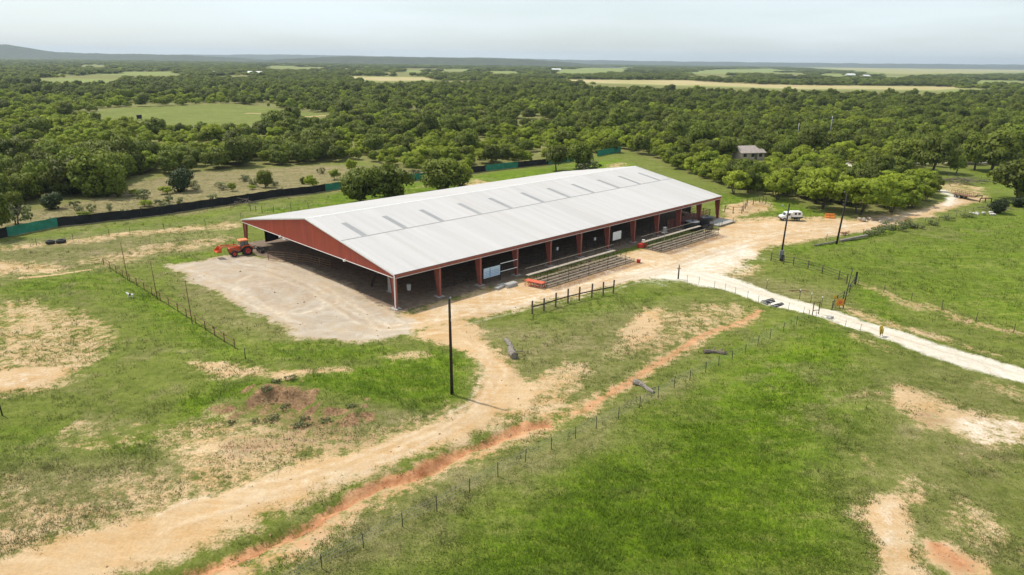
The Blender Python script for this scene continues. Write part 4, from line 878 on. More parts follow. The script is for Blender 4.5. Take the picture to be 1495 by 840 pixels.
pole('stubby weathered grey post at the far edge of the grass triangle', 990, 408, 2.1, .13, 'old_wood', lambda r, h: (MB().tube([(-.3, 0, h * .78), (.3, 0, h * .80)], .05).build('rail_stub', 'old_wood', r), MB().lathe([(.09, h), (.1, h + .15), (.05, h + .2)], 8).build('cap', 'galv', r)), 'post', 'fence_post')
for u, v, lab in ((1167, 437, 'white topped steel marker post near the rusty patch'), (1183.5, 442, 'white topped steel marker post in grass between two others'), (1199, 448, 'white topped steel marker post closest to the gate'), (1119, 422, 'white topped steel marker post across the road from the culvert')):
    pole(lab, u, v, 1.25, .04, 'dark_steel', lambda r, h: MB().lathe([(.06, h), (.06, h + .2), (.03, h + .22)], 6).build('cap', 'white', r), 'post', 'marker_post')
r_ = thing('road_sign', 'square amber warning sign on a dark post beside the gate', 'sign', on(1225, 452), R(-5))
mb = MB(); mb.tube([(0, .06, -.3), (0, .06, 1.0)], .04); mb.build('post', 'dark_steel', r_); mb = MB(); mb.prism([(-.44, .42), (.44, .42), (.5, .48), (.5, 1.32), (.44, 1.38), (-.44, 1.38), (-.5, 1.32), (-.5, .48)], -.02, .02, 'y'); mb.build('face', 'amber', r_); mb = MB(); mb.box(-.2, -.03, .7, .2, -.022, 1.1); mb.build('print', 'red_orange', r_)
r_ = thing('road_sign', 'narrow yellow sign leaning on two short legs at the near edge of the white road', 'sign', on(1286, 495), R(38))
mb = MB(); mb.prism([(-.42, .3), (.42, .3), (.42, 1.35), (-.42, 1.35)], -.02, .02, 'y', Matrix.Rotation(R(-9), 4, 'X')); mb.build('face', 'yellow', r_)
for x in (-.28, .28): mb = MB(); mb.tube([(x, .03, 0), (x, -.02, 1.0)], .03); mb.build('leg', 'dark_steel', r_)
r_ = thing('gate_marker', 'small yellow reflector board on the pipe fence beside the gate', 'sign', on(1217, 449)); mb = MB(); mb.tube([(0, .04, 0), (0, .04, 1.5)], .03); mb.build('post', 'dark_steel', r_); mb = MB(); mb.prism([(-.2, 1.2), (.2, 1.2), (.2, 1.6), (0, 1.66), (-.2, 1.6)], -.015, .015, 'y'); mb.build('face', 'yellow', r_)
# culvert ends in the road's bank
for i, (u, v) in enumerate(((1117, 443), (1131, 448))):
    p = on(u, v); r_ = thing('culvert_pipe', ['dark culvert pipe end under the white road, the larger left one', 'dark culvert pipe end half hidden in grass, the smaller right one'][i], 'culvert', p, heading(at(1060, 415), at(1180, 455)) - R(90), 'culverts under the road'); s = 1 - .25 * i
    Mx = Matrix.Translation((-.15, 0, -.08)) @ Matrix.Rotation(R(90), 4, 'Y')
    mb = MB(); prof = [(.52 * s, -1.4), (.52 * s, .5), (.45 * s, .5), (.45 * s, -1.3), (.02, -1.35)]; mb.lathe(prof, 18, Mx); mb.build('pipe', 'dark_steel', r_, False); mb = MB(); mb.lathe([(.52 * s, .44), (.56 * s, .45), (.56 * s, .53), (.45 * s, .53)], 18, Mx); mb.build('rim', 'galv', r_)
r_ = thing('cattle_guard', 'grey concrete block at the road edge beside the gate', 'block', on(1211, 468), R(35)); mb = MB(); mb.prism([(-.4, -.2), (.4, -.2), (.36, .3), (.32, .34), (-.32, .34), (-.36, .3)], -.3, .3, 'y'); mb.build('block', 'concrete', r_)
r_ = thing('feed_ring', 'rusty t shaped steel frame on a bare red patch beside the road', 'frame', on(1166, 428), 0); mb = MB(); mb.tube([(-1.3, .3, .25), (1.4, -.1, .3)], .07); mb.build('bar', 'rust', r_); mb = MB(); mb.tube([(.2, .1, 0), (.2, .1, .3)], .06); mb.tube([(-.8, .2, 0), (-.8, .2, .27)], .06); mb.build('leg', 'rust', r_)

# ------------------------------------------------------------------ logs
def log(label, p0, p1, r0, r1, m, forks=(), hollow=False):
    a, b = on(*p0), on(*p1); root = thing('log', label, 'log', a); d = b - a; L = d.length; n = 9; s = d.cross(Vector((0, 0, 1))).normalized(); pts = []; rs = []
    for i in range(n):
        t = i / (n - 1); pts.append(d * t + s * (.22 * math.sin(t * 5 + r0 * 9)) * min(1, L / 4) + Vector((0, 0, r0 * .75 + (r1 - r0) * t + .03 * math.sin(7 * t)))); rs.append((r0 + (r1 - r0) * t) * (1 + .07 * math.sin(i * 2.3)))
    mb = MB(); mb.tube(pts, rs, 11)
    for iv, vv in enumerate(mb.v):
        k_ = 1 + .17 * math.sin(iv * 7.3) * math.sin(iv * 1.7) ; c_ = pts[min(iv // 11, n - 1)]; mb.v[iv] = tuple(c_ + (Vector(vv) - c_) * k_)
    mb.build('trunk', m, root, False)
    for t, dx, dy, dz, r in forks:
        q = pts[int(t * (n - 1))]; e = q + Vector((dx, dy, dz)); mb = MB(); mb.tube([q, q.lerp(e, .5) + Vector((0, .05, .08)), e], [r, r * .7, r * .4], 7); mb.build('branch_stub', m, root, True)
    if hollow:
        e = pts[0] - d.normalized() * .012; nn = d.normalized(); up_ = Vector((0, 0, 1)); mb = MB()
        vs = [e + (s * math.cos(k * math.pi / 6) + up_ * math.sin(k * math.pi / 6)) * rs[0] * .78 for k in range(12)]; vi = [e + d.normalized() * .3 + (s * math.cos(k * math.pi / 6) + up_ * math.sin(k * math.pi / 6)) * rs[0] * .5 for k in range(12)]
        mb.add(vs + vi, [(k, (k + 1) % 12, 12 + (k + 1) % 12, 12 + k) for k in range(12)] + [tuple(range(12, 24))]); mb.build('hollow', 'creosote', root)
    return root
log('thick grey log with a dark hollow end lying on grass right of the black pole', (753, 524), (737, 497), .43, .25, 'grey_wood', ((.35, .5, .1, .25, .16), (.6, -.4, .1, .3, .14), (.25, 1.6, .4, -.2, .07)), True)
log('pale forked fallen log lying beside the wire fence', (926, 558), (956, 573), .34, .16, 'grey_wood', ((.3, .1, -.5, .2, .12), (.85, .7, .35, .1, .1), (.85, .5, -.5, .05, .09)))
log('dark log with broken stubs lying near the fence in bright grass', (1027, 514), (1060, 516), .24, .2, 'old_wood', ((.75, .4, .5, .35, .13), (.9, .3, -.3, .3, .12), (.5, .0, .3, .4, .1)))

# ------------------------------------------------------------------ tractor
def wheel(root, x, y, r, w, rim, lugs=14):
    Mx = Matrix.Translation((x, y, r)) @ Matrix.Rotation(R(90), 4, 'X')
    hub = MB(); hub.lathe([(r * .6, -w * .40), (r * .52, -w * .36), (r * .46, -w * .22), (r * .2, -w * .2), (r * .18, -w * .3), (.01, -w * .3), (.01, w * .3), (r * .18, w * .3), (r * .2, w * .2), (r * .46, w * .22), (r * .52, w * .36), (r * .6, w * .40)], 18, Mx, caps=False)
    ty = MB(); ty.lathe([(r * .58, -w * .4), (r * .8, -w * .5), (r * .96, -w * .42), (r, -w * .2), (r, w * .2), (r * .96, w * .42), (r * .8, w * .5), (r * .58, w * .4)], 22, Mx, caps=False)
    for k in range(lugs):
        t = 2 * math.pi * k / lugs; Ml = Mx @ Matrix.Rotation(t, 4, 'Z'); ty.box(r * .96, -.04, -w * .45, r * 1.04, .04, w * .45, Ml)
    wo = ty.build('wheel', 'rubber', root, True); hub.build('rim', rim, wo, True)
pT = on(352, 372); hT = heading(at(372, 368), at(330, 374))
tr = thing('tractor', 'orange tractor with raised front loader parked at the left end of the arena', 'tractor', pT, hT)
for sy in (-1, 1): wheel(tr, -.9, sy * .85, .78, .5, 'red_paint'); wheel(tr, 1.25, sy * .78, .5, .34, 'red_paint', 12)
mb = MB(); mb.prism([(.1, .75), (1.9, .7), (2.0, .95), (1.95, 1.35), (1.6, 1.5), (.1, 1.62)], -.38, .38, 'y'); mb.build('hood', 'orange', tr)
mb = MB(); mb.box(1.96, -.3, .85, 2.02, .3, 1.3); mb.build('grille', 'rubber', tr)
mb = MB(); mb.box(-1.3, -.3, .45, 1.7, .3, .78); mb.build('chassis', 'dark_steel', tr)
mb = MB(); mb.prism([(-1.2, 1.1), (.1, 1.0), (.12, 1.5), (-.0, 2.4), (-1.1, 2.4), (-1.25, 1.6)], -.62, .62, 'y'); cab = mb.build('cab', 'glass', tr)
mb = MB()
for x0, x1 in ((.12, 0), (-1.22, -1.1), (-.55, -.55)):
    for y in (-.63, .63): mb.tube([(x0, y, 1.1), (x1, y, 2.42)], .04, 5)
mb.build('cab_frame', 'rubber', cab)
mb = MB(); mb.prism([(-1.32, 2.4), (.2, 2.4), (.24, 2.48), (.1, 2.6), (-1.2, 2.6), (-1.34, 2.5)], -.72, .72, 'y'); mb.build('roof', 'orange_roof', tr)
for sy in (-1, 1):
    mb = MB(); mb.prism([(-1.85, .95), (-1.75, 1.4), (-1.4, 1.7), (-.4, 1.7), (-.05, 1.45), (-.05, 1.36), (-.42, 1.6), (-1.38, 1.6), (-1.66, 1.35), (-1.76, .95)], sy * .62, sy * 1.12, 'y'); mb.build('fender', 'orange', tr)
    mb = MB(); mb.tube([(.3, sy * .58, 1.1), (.5, sy * .6, 1.75), (1.6, sy * .6, 1.75), (2.9, sy * .6, 1.9), (3.4, sy * .6, 1.55)], [.09, .1, .1, .09, .08], 6); mb.build('loader_arm', 'orange', tr)
    mb = MB(); mb.tube([(.5, sy * .6, .8), (1.9, sy * .6, 1.7)], .05, 6); mb.build('cylinder', 'galv', tr)
mb = MB(); mb.prism([(3.25, 1.95), (3.2, 1.15), (3.35, 1.0), (4.1, 1.1), (4.1, 1.14), (3.4, 1.08), (3.28, 1.2), (3.32, 1.95)], -.95, .95, 'y'); mb.prism([(3.25, 1.95), (3.2, 1.15), (3.35, 1.0), (4.1, 1.1)], -.95, -.9, 'y'); mb.prism([(3.25, 1.95), (3.2, 1.15), (3.35, 1.0), (4.1, 1.1)], .9, .95, 'y'); mb.build('bucket', 'orange', tr)
mb = MB(); mb.tube([(.9, -.35, 1.5), (.9, -.35, 2.2)], .045); mb.build('exhaust', 'rubber', tr)
hw = thing('drag_harrow', 'black drag harrow hitched behind the orange tractor', 'harrow', pT, hT)
mb = MB(); mb.tube([(-1.4, 0, .6), (-2.4, 0, .75), (-4.6, 0, .55)], .07); mb.tube([(-1.4, .4, .55), (-2.4, .1, 1.2)], .05); mb.tube([(-1.4, -.4, .55), (-2.4, -.1, 1.2)], .05); mb.tube([(-2.4, 0, 1.2), (-4.2, 0, .6)], .05); mb.build('frame', 'dark_steel', hw)
for x in (-2.8, -3.5, -4.2):
    mb = MB(); mb.tube([(x, -1.1, .55), (x, 1.1, .55)], .06)
    for j in range(7): y = -1.05 + j * .35; mb.tube([(x, y, .55), (x - .15, y, .28), (x - .05, y, 0.02)], .035, 5)
    mb.build('tine_bar', 'dark_steel', hw)
for sy in (-1, 1):
    Mx = Matrix.Translation((-3.2, sy * 1.25, .32)) @ Matrix.Rotation(R(90), 4, 'X'); mb = MB(); mb.lathe([(.12, -.09), (.28, -.1), (.32, 0), (.28, .1), (.12, .09)], 14, Mx); mb.build('wheel', 'rubber', hw)

# ------------------------------------------------------------------ tank trailer and yard clutter
pq = on(1153, 321); hq = heading(at(1140, 320), at(1168, 320))
tt = thing('utility_truck', 'old white utility truck parked on the grass edge behind a utility pole', 'truck', pq, hq + R(180)); tt.scale = (.86, .86, .9)
mb = MB(); mb.prism([(1.05, .62), (2.55, .6), (2.6, .95), (2.5, 1.18), (1.75, 1.28), (1.3, 1.98), (.25, 2.02), (.15, 1.9), (.15, .62)], -.95, .95, 'y'); cb = mb.build('cab', 'white', tt)
mb = MB(); mb.prism([(1.70, 1.32), (1.36, 1.86), (1.30, 1.86), (1.64, 1.32)], -.8, .8, 'y', Matrix.Translation((.03, 0, 0))); mb.build('windscreen', 'window', cb)
for sy in (-1, 1): mb = MB(); mb.prism([(1.45, 1.32), (1.18, 1.82), (.4, 1.85), (.4, 1.32)], sy * .952, sy * .965, 'y'); mb.build('window', 'window', cb)
for sy in (-1, 1): mb = MB(); mb.box(2.55, sy * .7 - .15, .82, 2.63, sy * .7 + .15, 1.0); mb.build('headlight', 'galv', tt)
mb = MB(); mb.prism([(-2.6, 1.0), (.02, 1.0), (.02, 1.95), (-.15, 2.2), (-2.35, 2.2), (-2.6, 2.0)], -.95, .95, 'y'); bx2 = mb.build('service_box', 'white', tt)
for x in (-2.1, -1.2):
    mb = MB(); mb.box(x, -.965, 1.5, x + .6, -.952, 2.0); mb.build('hatch', 'grey_poly' if x > -2 else 'window', bx2); mb = MB(); mb.box(x, .952, 1.5, x + .6, .965, 2.0); mb.build('hatch', 'window', bx2)
mb = MB(); mb.box(-2.75, -.92, .7, .1, .92, .97); mb.box(-2.75, -.4, .5, 2.5, .4, .7); mb.box(2.5, -.95, .5, 2.66, .95, .72); mb.build('chassis', 'dark_steel', tt)
for x in (-1.7, 1.75):
    for sy in (-1, 1): wheel(tt, x, sy * .88, .42, .28, 'galv', 0)
mb = MB(); mb.tube([(-2.7, .5, .95), (-4.0, .5, .4)], .07); mb.tube([(-2.7, -.5, .95), (-4.0, -.5, .4)], .07); mb.box(-3.5, -.5, .62, -3.35, .5, .68); mb.build('ramp', 'plank', tt)
r_ = thing('barricade', 'bright orange plastic barricade lying at the grass edge near the leaning pole', 'barrier', on(1211, 318), R(-8))
mb = MB(); mb.prism([(-.45, 0), (.45, 0), (.42, .3), (.2, .55), (.16, 1.0), (-.16, 1.0), (-.2, .55), (-.42, .3)], -.95, -.04, 'x'); mb.build('section', 'orange_soft', r_); mb = MB(); mb.prism([(-.45, 0), (.45, 0), (.42, .3), (.2, .55), (.16, 1.0), (-.16, 1.0), (-.2, .55), (-.42, .3)], .04, .95, 'x'); mb.build('section', 'orange_soft', r_)
r_ = thing('harrow_frame', 'small tan orange steel frame beside the dirt yard behind the leaning pole', 'frame', on(1234, 343), R(20))
mb = MB(); mb.tube([(-.9, 0, 0), (-.8, 0, .7), (0, .2, .35), (.8, 0, .9), (.9, 0, 0)], .08); mb.tube([(-.8, .6, 0), (.8, .6, 0)], .07); mb.build('frame', 'rust_orange', r_); mb = MB(); mb.box(-.5, .1, .3, .7, .8, .5); mb.build('seat', 'rust', r_)
r_ = thing('timber_beam', 'long pale timber lying in weeds at the foot of the leaning pole', 'beam', on(1226, 354), heading(at(1226, 354), at(1256, 348))); mb = MB(); mb.prism([(-.25, .05), (.25, .05), (.25, .45), (-.25, .45)], 0, 8.5, 'x'); mb.build('beam', 'grey_wood', r_)
mb = MB(); mb.tube([(-7, .4, .2), (-3, .0, .25), (-.4, .2, .2)], .16); mb.build('offcut', 'grey_wood', r_)
def pile(name, label, cat, u, v, w, d, h, m, n, kind='chunk', seed=0):
    root = thing(name, label, cat, on(u, v)); rs = random.Random(seed)
    for i in range(n):
        x, y = rs.uniform(-w, w), rs.uniform(-d, d); k = max(0, 1 - (abs(x) / w + abs(y) / d) * .5); z = rs.uniform(0, h) * k; s = rs.uniform(.25, .6) * (w / 3)
        M_ = Matrix.Translation((x, y, z + .1)) @ Matrix.Rotation(rs.uniform(0, 6), 4, 'Z') @ Matrix.Rotation(rs.uniform(-.5, .5), 4, 'X')
        mb = MB()
        if kind == 'chunk': mb.prism([(-s, -.4 * s), (s * .8, -.5 * s), (s, .1 * s), (.3 * s, .5 * s), (-.7 * s, .4 * s)], -.5 * s, .55 * s, 'y', M_)
        else:
            L = s * 3; mb.tube([M_ @ Vector((-L, 0, 0)), M_ @ Vector((0, .1 * L, .1 * L)), M_ @ Vector((L, 0, .3 * L))], [.07, .06, .02], 5)
            mb.tube([M_ @ Vector((0, .1 * L, .1 * L)), M_ @ Vector((.3 * L, .5 * L, .4 * L))], [.05, .015], 4)
        mb.build(kind, m, root)
    return root
pile('rubble_pile', 'pinkish rubble heap at the track edge under the mesquite', 'rubble', 1272, 323, 2.6, 1.2, .9, 'plank', 14, 'chunk', 1)
pile('rubble_pile', 'small white rock heap on the track edge right of the rubble', 'rocks', 1291, 329, 1.2, .8, .7, 'stone', 9, 'chunk', 2)
pile('pipe_stack', 'pale pipes stacked on the ground beside the rubble heap', 'pipes', 1286, 322, 3.0, .8, .5, 'galv', 7, 'stick', 3)
pile('rock_pile', 'pale rocks in the weeds at the far right of the field edge', 'rocks', 1433, 313, 2.6, 1.0, .7, 'stone', 12, 'chunk', 4)
pile('brush_pile', 'grey dead brush pile on the pasture beyond the track fork', 'brush pile', 1410, 268, 6.0, 2.0, 2.0, 'brush', 46, 'stick', 5)
pile('brush_pile', 'grey brush pile at the field edge near the pale rocks', 'brush pile', 1452, 307, 3.2, 1.4, 1.6, 'brush', 26, 'stick', 6)
pile('brush_pile', 'dead branches heaped beside the black screen fence', 'brush pile', 358, 300, 2.6, 1.2, 1.5, 'brush', 20, 'stick', 7)
ft = thing('flat_trailer', 'dark gooseneck flatbed trailer standing on the track fork', 'trailer', on(1408, 291), heading(at(1395, 288), at(1415, 292)))
mb = MB(); mb.box(-3.2, -1.1, .8, 2.6, 1.1, .95); mb.build('bed', 'rust', ft); mb = MB(); mb.tube([(2.6, 0, .85), (3.2, 0, 1.5), (4.4, 0, 1.5), (4.4, 0, .9)], .12); mb.build('gooseneck', 'dark_steel', ft)
for x in (-1.6, -.6):
    for sy in (-1, 1): wheel(ft, x, sy * 1.15, .42, .25, 'galv', 0)
for sy in (-1, 1): mb = MB(); [mb.tube([(-3.1 + j * 1.1, sy * 1.05, .95), (-3.1 + j * 1.1, sy * 1.05, 1.7)], .04) for j in range(6)]; mb.tube([(-3.1, sy * 1.05, 1.7), (2.5, sy * 1.05, 1.7)], .045); mb.build('stake_rail', 'rust', ft)
fence('pipe_fence', 'low dark pipe rail beside the track near the big oak on the right', 'fence', px((1430, 296), (1438, 295.5), (1447, 295)), 1.0, 99, (.9,), .12, .10, 'dark_steel', 'dark_steel', snap=True)
for i, (u, v) in enumerate(((74, 357), (89.5, 355.5))):
    o = MB(); s = 1.0 + .1 * i; o.lathe([(.55 * s, 0), (.72 * s, .15), (.75 * s, .3), (.72 * s, .46), (.55 * s, .6), (.42 * s, .55), (.38 * s, .3), (.42 * s, .05)], 20)
    tw = o.build('old_tyre', 'rubber', None, True); tw.location = on(u, v); tag(tw, ['black tyre lying on dirt at the left, the farther left of two', 'black tyre lying on dirt beside another, the right one'][i], 'tyre', 'old tyres by the wire fence')
for i, (u, v) in enumerate(((1357, 319), (1390, 309), (1396, 308.5))):
    pile('rock_pile', ['small dark rock heap on the near edge of the track', 'small dark clod beside the track, left of a pair', 'small dark clod beside the track, right of a pair'][i], 'rocks', u, v, .9, .5, .5, 'brush', 5, 'chunk', 20 + i)

# ------------------------------------------------------------------ the dog
def dog():
    root = thing('dog', 'white dog with a dark flank standing on the grass left of the rusty fence', 'dog', on(191, 436), R(172))
    V = [(-.32, 0, .50), (0, 0, .49), (.28, 0, .52), (.42, 0, .62), (.55, 0, .70), (.66, 0, .67), (-.36, .09, .42), (-.30, .10, .25), (-.38, .10, .13), (-.36, .10, .02), (-.36, -.09, .42), (-.30, -.10, .25), (-.38, -.10, .13), (-.36, -.10, .02), (.28, .09, .38), (.29, .10, .2), (.30, .10, .02), (.28, -.09, .38), (.29, -.10, .2), (.30, -.10, .02), (-.5, 0, .55), (-.66, 0, .66), (.52, .07, .78), (.52, -.07, .78)]
    Ed = [(0, 1), (1, 2), (2, 3), (3, 4), (4, 5), (0, 6), (6, 7), (7, 8), (8, 9), (0, 10), (10, 11), (11, 12), (12, 13), (2, 14), (14, 15), (15, 16), (2, 17), (17, 18), (18, 19), (0, 20), (20, 21), (4, 22), (4, 23)]
    rad = [.13, .135, .155, .10, .10, .055, .085, .055, .035, .035, .085, .055, .035, .035, .07, .045, .035, .07, .045, .035, .035, .02, .03, .03]
    me = bpy.data.meshes.new('body'); me.from_pydata(V, Ed, []); o = obj('body', me, root); o.modifiers.new('skin', 'SKIN'); sv = me.skin_vertices[0].data
    for i, r in enumerate(rad): sv[i].radius = (r, r)
    sv[0].use_root = True; o.modifiers.new('sub', 'SUBSURF').levels = 1; o.modifiers['sub'].render_levels = 1
    dg = bpy.context.evaluated_depsgraph_get(); m2 = bpy.data.meshes.new_from_object(o.evaluated_get(dg)); o.modifiers.clear(); o.data = m2; m2.materials.clear()
    m2.materials.append(MT['fur']); m2.materials.append(MT['fur_dark'])
    for p in m2.polygons:
        c = p.center; p.use_smooth = True
        if (-.22 < c.x < .12 and c.z > .40) or c.x > .58: p.material_index = 1
    for sy in (-1, 1): mb = MB(); mb.lathe([(.001, .70), (.014, .71), (.014, .72), (.001, .73)], 6, c=(.63, sy * .05)); mb.build('eye', 'rubber', root)
dog()

# ------------------------------------------------------------------ buildings beyond
def house(name, label, u, v, L, D, H, RH, rz, wall, roof, wins=3, base=None):
    root = thing(name, label, 'house' if 'house' in name else 'barn', base or at(u, v), rz)
    mb = MB(); mb.prism([(-D / 2, 0), (D / 2, 0), (D / 2, H), (0, H + RH - .05), (-D / 2, H)], -L / 2, L / 2, 'x'); mb.build('wall', wall, root)
    for s in (-1, 1):
        mb = MB(); mb.prism([(s * (D / 2 + .5), H - RH * .5 / (D / 2)), (s * (D / 2 + .5), H - RH * .5 / (D / 2) + .15), (0, H + RH + .15), (0, H + RH)], -L / 2 - .4, L / 2 + .4, 'x'); mb.build('roof', roof, root)
    for i in range(wins):
        x = -L / 2 + L * (i + .5) / wins; mb = MB(); mb.box(x - .6, -D / 2 - .06, 1.0, x + .6, -D / 2 - .01, 2.2); w = mb.build('window', 'window', root); mb = MB(); mb.box(x - .68, -D / 2 - .09, .9, x + .68, -D / 2 - .015, 1.0); mb.build('sill', 'white', w)
    mb = MB(); mb.box(L * .08, -D / 2 - .07, 0, L * .08 + 1.0, -D / 2 - .012, 2.1); mb.build('door', 'old_wood', root)
    return root
house('farmhouse', 'farmhouse with a tan shingle roof mostly hidden by oaks right of the arena', 1090, 232, 9, 7, 2.6, 1.8, R(15), 'wall_tan', 'shingle')
house('barn', 'long white metal barn on a pale field far away at the left', 374, 110, 28, 14, 4.5, 2.5, R(8), 'white', 'white', 5)
house('barn', 'small pale shed left of the far white barn', 318, 109.5, 22, 10, 4, 2, R(-6), 'wall_tan', 'white', 2)
house('farmhouse', 'white roofed farmhouse far away at the right among pale fields', 1241, 112, 24, 14, 5, 3, R(12), 'white', 'white', 4)
house('barn', 'pale shed right of the far white roofed farmhouse', 1263, 113.5, 26, 12, 4, 3, R(30), 'wall_tan', 'roof_trim', 2)
house('barn', 'tiny white shed amid trees far away near the left edge', 117, 108, 9, 7, 3, 2, R(5), 'white', 'white', 2)
house('barn', 'small pale barn far away in the fields above the arena roof', 812, 104, 30, 14, 5, 3, R(0), 'white', 'white', 2)
def pickup(label, u, v, rz):
    root = thing('pickup_truck', label, 'pickup truck', at(u, v), rz)
    mb = MB(); mb.prism([(-2.7, .45), (2.6, .45), (2.7, .8), (2.6, 1.05), (1.3, 1.15), (.9, 1.15), (.45, 1.75), (-.75, 1.8), (-.95, 1.15), (-2.7, 1.12)], -.92, .92, 'y'); mb.build('body', 'white', root)
    mb = MB(); mb.prism([(.92, 1.2), (.5, 1.68), (-.7, 1.72), (-.85, 1.2)], -.94, .94, 'y'); mb.build('window', 'window', root)
    mb = MB(); mb.box(-2.6, -.75, 1.13, -1.05, .75, 1.16); mb.build('bed', 'rubber', root)
    for x in (-1.7, 1.65):
        for s in (-1, 1): wheel(root, x, s * .85, .38, .25, 'galv', 0)
    for s in (-1, 1): mb = MB(); mb.box(2.6, s * .6 - .18, .8, 2.71, s * .6 + .18, .98); mb.build('headlight', 'galv', root)
pickup('white pickup truck parked among oaks below the pale utility pole', 1207, 212, R(10))
hb = thing('hunting_blind', 'small black box blind standing on the open green clearing at the left', 'blind', at(204, 176), R(20))
mb = MB(); mb.box(-1.1, -1.1, .9, 1.1, 1.1, 2.6); mb.build('cabin', 'black_mesh', hb); mb = MB(); mb.prism([(-1.3, 2.6), (1.3, 2.75), (1.3, 2.85), (-1.3, 2.7)], -1.3, 1.3, 'y'); mb.build('roof', 'dark_steel', hb)
for x in (-.9, .9):
    for y in (-.9, .9): mb = MB(); mb.tube([(x * 1.15, y * 1.15, 0), (x, y, .9)], .07); mb.build('leg', 'dark_steel', hb)

# ------------------------------------------------------------------ trees
def crown_mesh(name, m, seed, rad, hgt_, base, nl, leaves, size, flat=.8, spread=1.0, low=False, lobe=(.28, .45)):
    """leaf faces on the outer side of many lobes that fill an uneven crown"""
    r = np.random.default_rng(seed); cz = base + (hgt_ - base) * .5; hz = (hgt_ - base) * .5
    L = []
    while len(L) < nl:
        p = r.uniform(-1, 1, 3); d = np.linalg.norm(p)
        if d > 1 or d < .25 or (not low and p[2] < -.55 and r.random() < .6): continue
        L.append((p * np.array([rad * .78 * spread, rad * .78 * spread, hz * .82]), rad * r.uniform(*lobe)))
    tot = sum(q[1] ** 2 for q in L); V = []; T = []; NR = []; 
    for c, lr in L:
        n = max(8, int(leaves * lr * lr / tot)); d = r.normal(size=(n, 3)); d /= np.linalg.norm(d, axis=1)[:, None]
        d[:, 2] = np.where(d[:, 2] < -.35, -d[:, 2], d[:, 2]) if not low else d[:, 2]
        rr = lr * r.uniform(.72, 1.08, n) ; P = c + d * rr[:, None] * np.array([1, 1, flat]) + np.array([0, 0, cz])
        nrm = d + r.normal(size=(n, 3)) * .5; nrm /= np.linalg.norm(nrm, axis=1)[:, None]
        a = np.cross(nrm, r.normal(size=(n, 3))); a /= np.linalg.norm(a, axis=1)[:, None]; b = np.cross(nrm, a)
        s = (size * r.uniform(.6, 1.3, n))[:, None]
        V.append(np.stack([P - a * s - b * s * .6, P + a * s - b * s * .6, P + a * s * .5 + b * s * .8, P - a * s * .6 + b * s * .7], 1).reshape(-1, 3)); tl = r.random()
        sn = d * .9 + (P - np.array([0, 0, cz - .3 * hz])) / np.array([rad, rad, hz]) * .45 + np.array([0, 0, .18]) + r.normal(size=(n, 3)) * .25; sn /= np.linalg.norm(sn, axis=1)[:, None]; NR.append(np.repeat(sn, 4, 0))
        T.append(np.repeat(np.clip(.5 * tl + .5 * r.random(n), 0, 1), 4))
    V = np.concatenate(V).astype(np.float32); T = np.concatenate(T).astype(np.float32); nq = len(V) // 4
    V[:, 2] = np.maximum(V[:, 2], base * .5)
    me = bpy.data.meshes.new(name); me.vertices.add(len(V)); me.vertices.foreach_set('co', V.ravel()); me.loops.add(len(V)); me.loops.foreach_set('vertex_index', np.arange(len(V), dtype=np.int32))
    me.polygons.add(nq); me.polygons.foreach_set('loop_start', np.arange(0, len(V), 4, dtype=np.int32)); me.update()
    me.attributes.new('tint', 'FLOAT', 'POINT').data.foreach_set('value', T); me.materials.append(MT[m])
    me.polygons.foreach_set('use_smooth', np.ones(nq, bool)); me.normals_split_custom_set(np.concatenate(NR).tolist()); return me
def trunk_mesh(seed, r0, h, rad, stems):
    rs = random.Random(seed); mb = MB()
    for s in range(stems):
        t = rs.uniform(0, 6.28); lean = rad * (.12 if stems == 1 else .35); top = Vector((lean * math.cos(t), lean * math.sin(t), h * .55))
        b0 = Vector((.12 * math.cos(t) * (stems > 1), .12 * math.sin(t) * (stems > 1), -.3)); mid = b0.lerp(top, .5) + Vector((rs.uniform(-.2, .2), rs.uniform(-.2, .2), 0))
        rr = r0 / math.sqrt(stems); mb.tube([b0, mid, top], [rr * 1.25, rr * .85, rr * .6], 7)
        for k in range(4 if stems == 1 else 2):
            t2 = t + rs.uniform(-1, 1) * (3.1 if stems == 1 else 1); e = Vector((rad * .6 * math.cos(t2), rad * .6 * math.sin(t2), h * rs.uniform(.62, .85))); st = mid.lerp(top, rs.uniform(.3, 1)); mb.tube([st, st.lerp(e, .5) + Vector((0, 0, .15)), e], [rr * .5, rr * .32, rr * .12], 5)
    return mb.mesh('trunk', 'bark')
PROTO = {'oak': [], 'mesquite': [], 'juniper': [], 'scrub': []}
for i in range(5): PROTO['oak'].append((crown_mesh('crown', 'oak', 100 + i, 4.2, 7.2, .6, 36, 4000, .25, .8, 1.0), trunk_mesh(i, .25, 7.2, 4.2, 1)))
for i in range(5): PROTO['mesquite'].append((crown_mesh('crown', 'mesquite', 200 + i, 3.4, 5.2, .5, 30, 2800, .19, .65, 1.05, False, (.2, .36)), trunk_mesh(20 + i, .17, 5.2, 3.4, 4)))
for i in range(2): PROTO['juniper'].append((crown_mesh('crown', 'juniper', 300 + i, 2.6, 4.8, .05, 40, 3400, .17, 1.0, .95, True, (.3, .42)), trunk_mesh(40 + i, .2, 4.6, 1.6, 1)))
for i in range(3): PROTO['scrub'].append((crown_mesh('crown', 'scrub', 400 + i, 1.6, 2.2, .1, 14, 460, .12, .7, 1.1, True, (.16, .34)), trunk_mesh(60 + i, .12, 2.4, 1.6, 4)))
PROTO['thick'] = [(crown_mesh('crown', 'oak', 500 + i, 4.2, 6.6, .1, 46, 5200, .22, .85, 1.08, True, (.2, .38)), trunk_mesh(80 + i, .2, 6.2, 3.0, 2)) for i in range(3)]
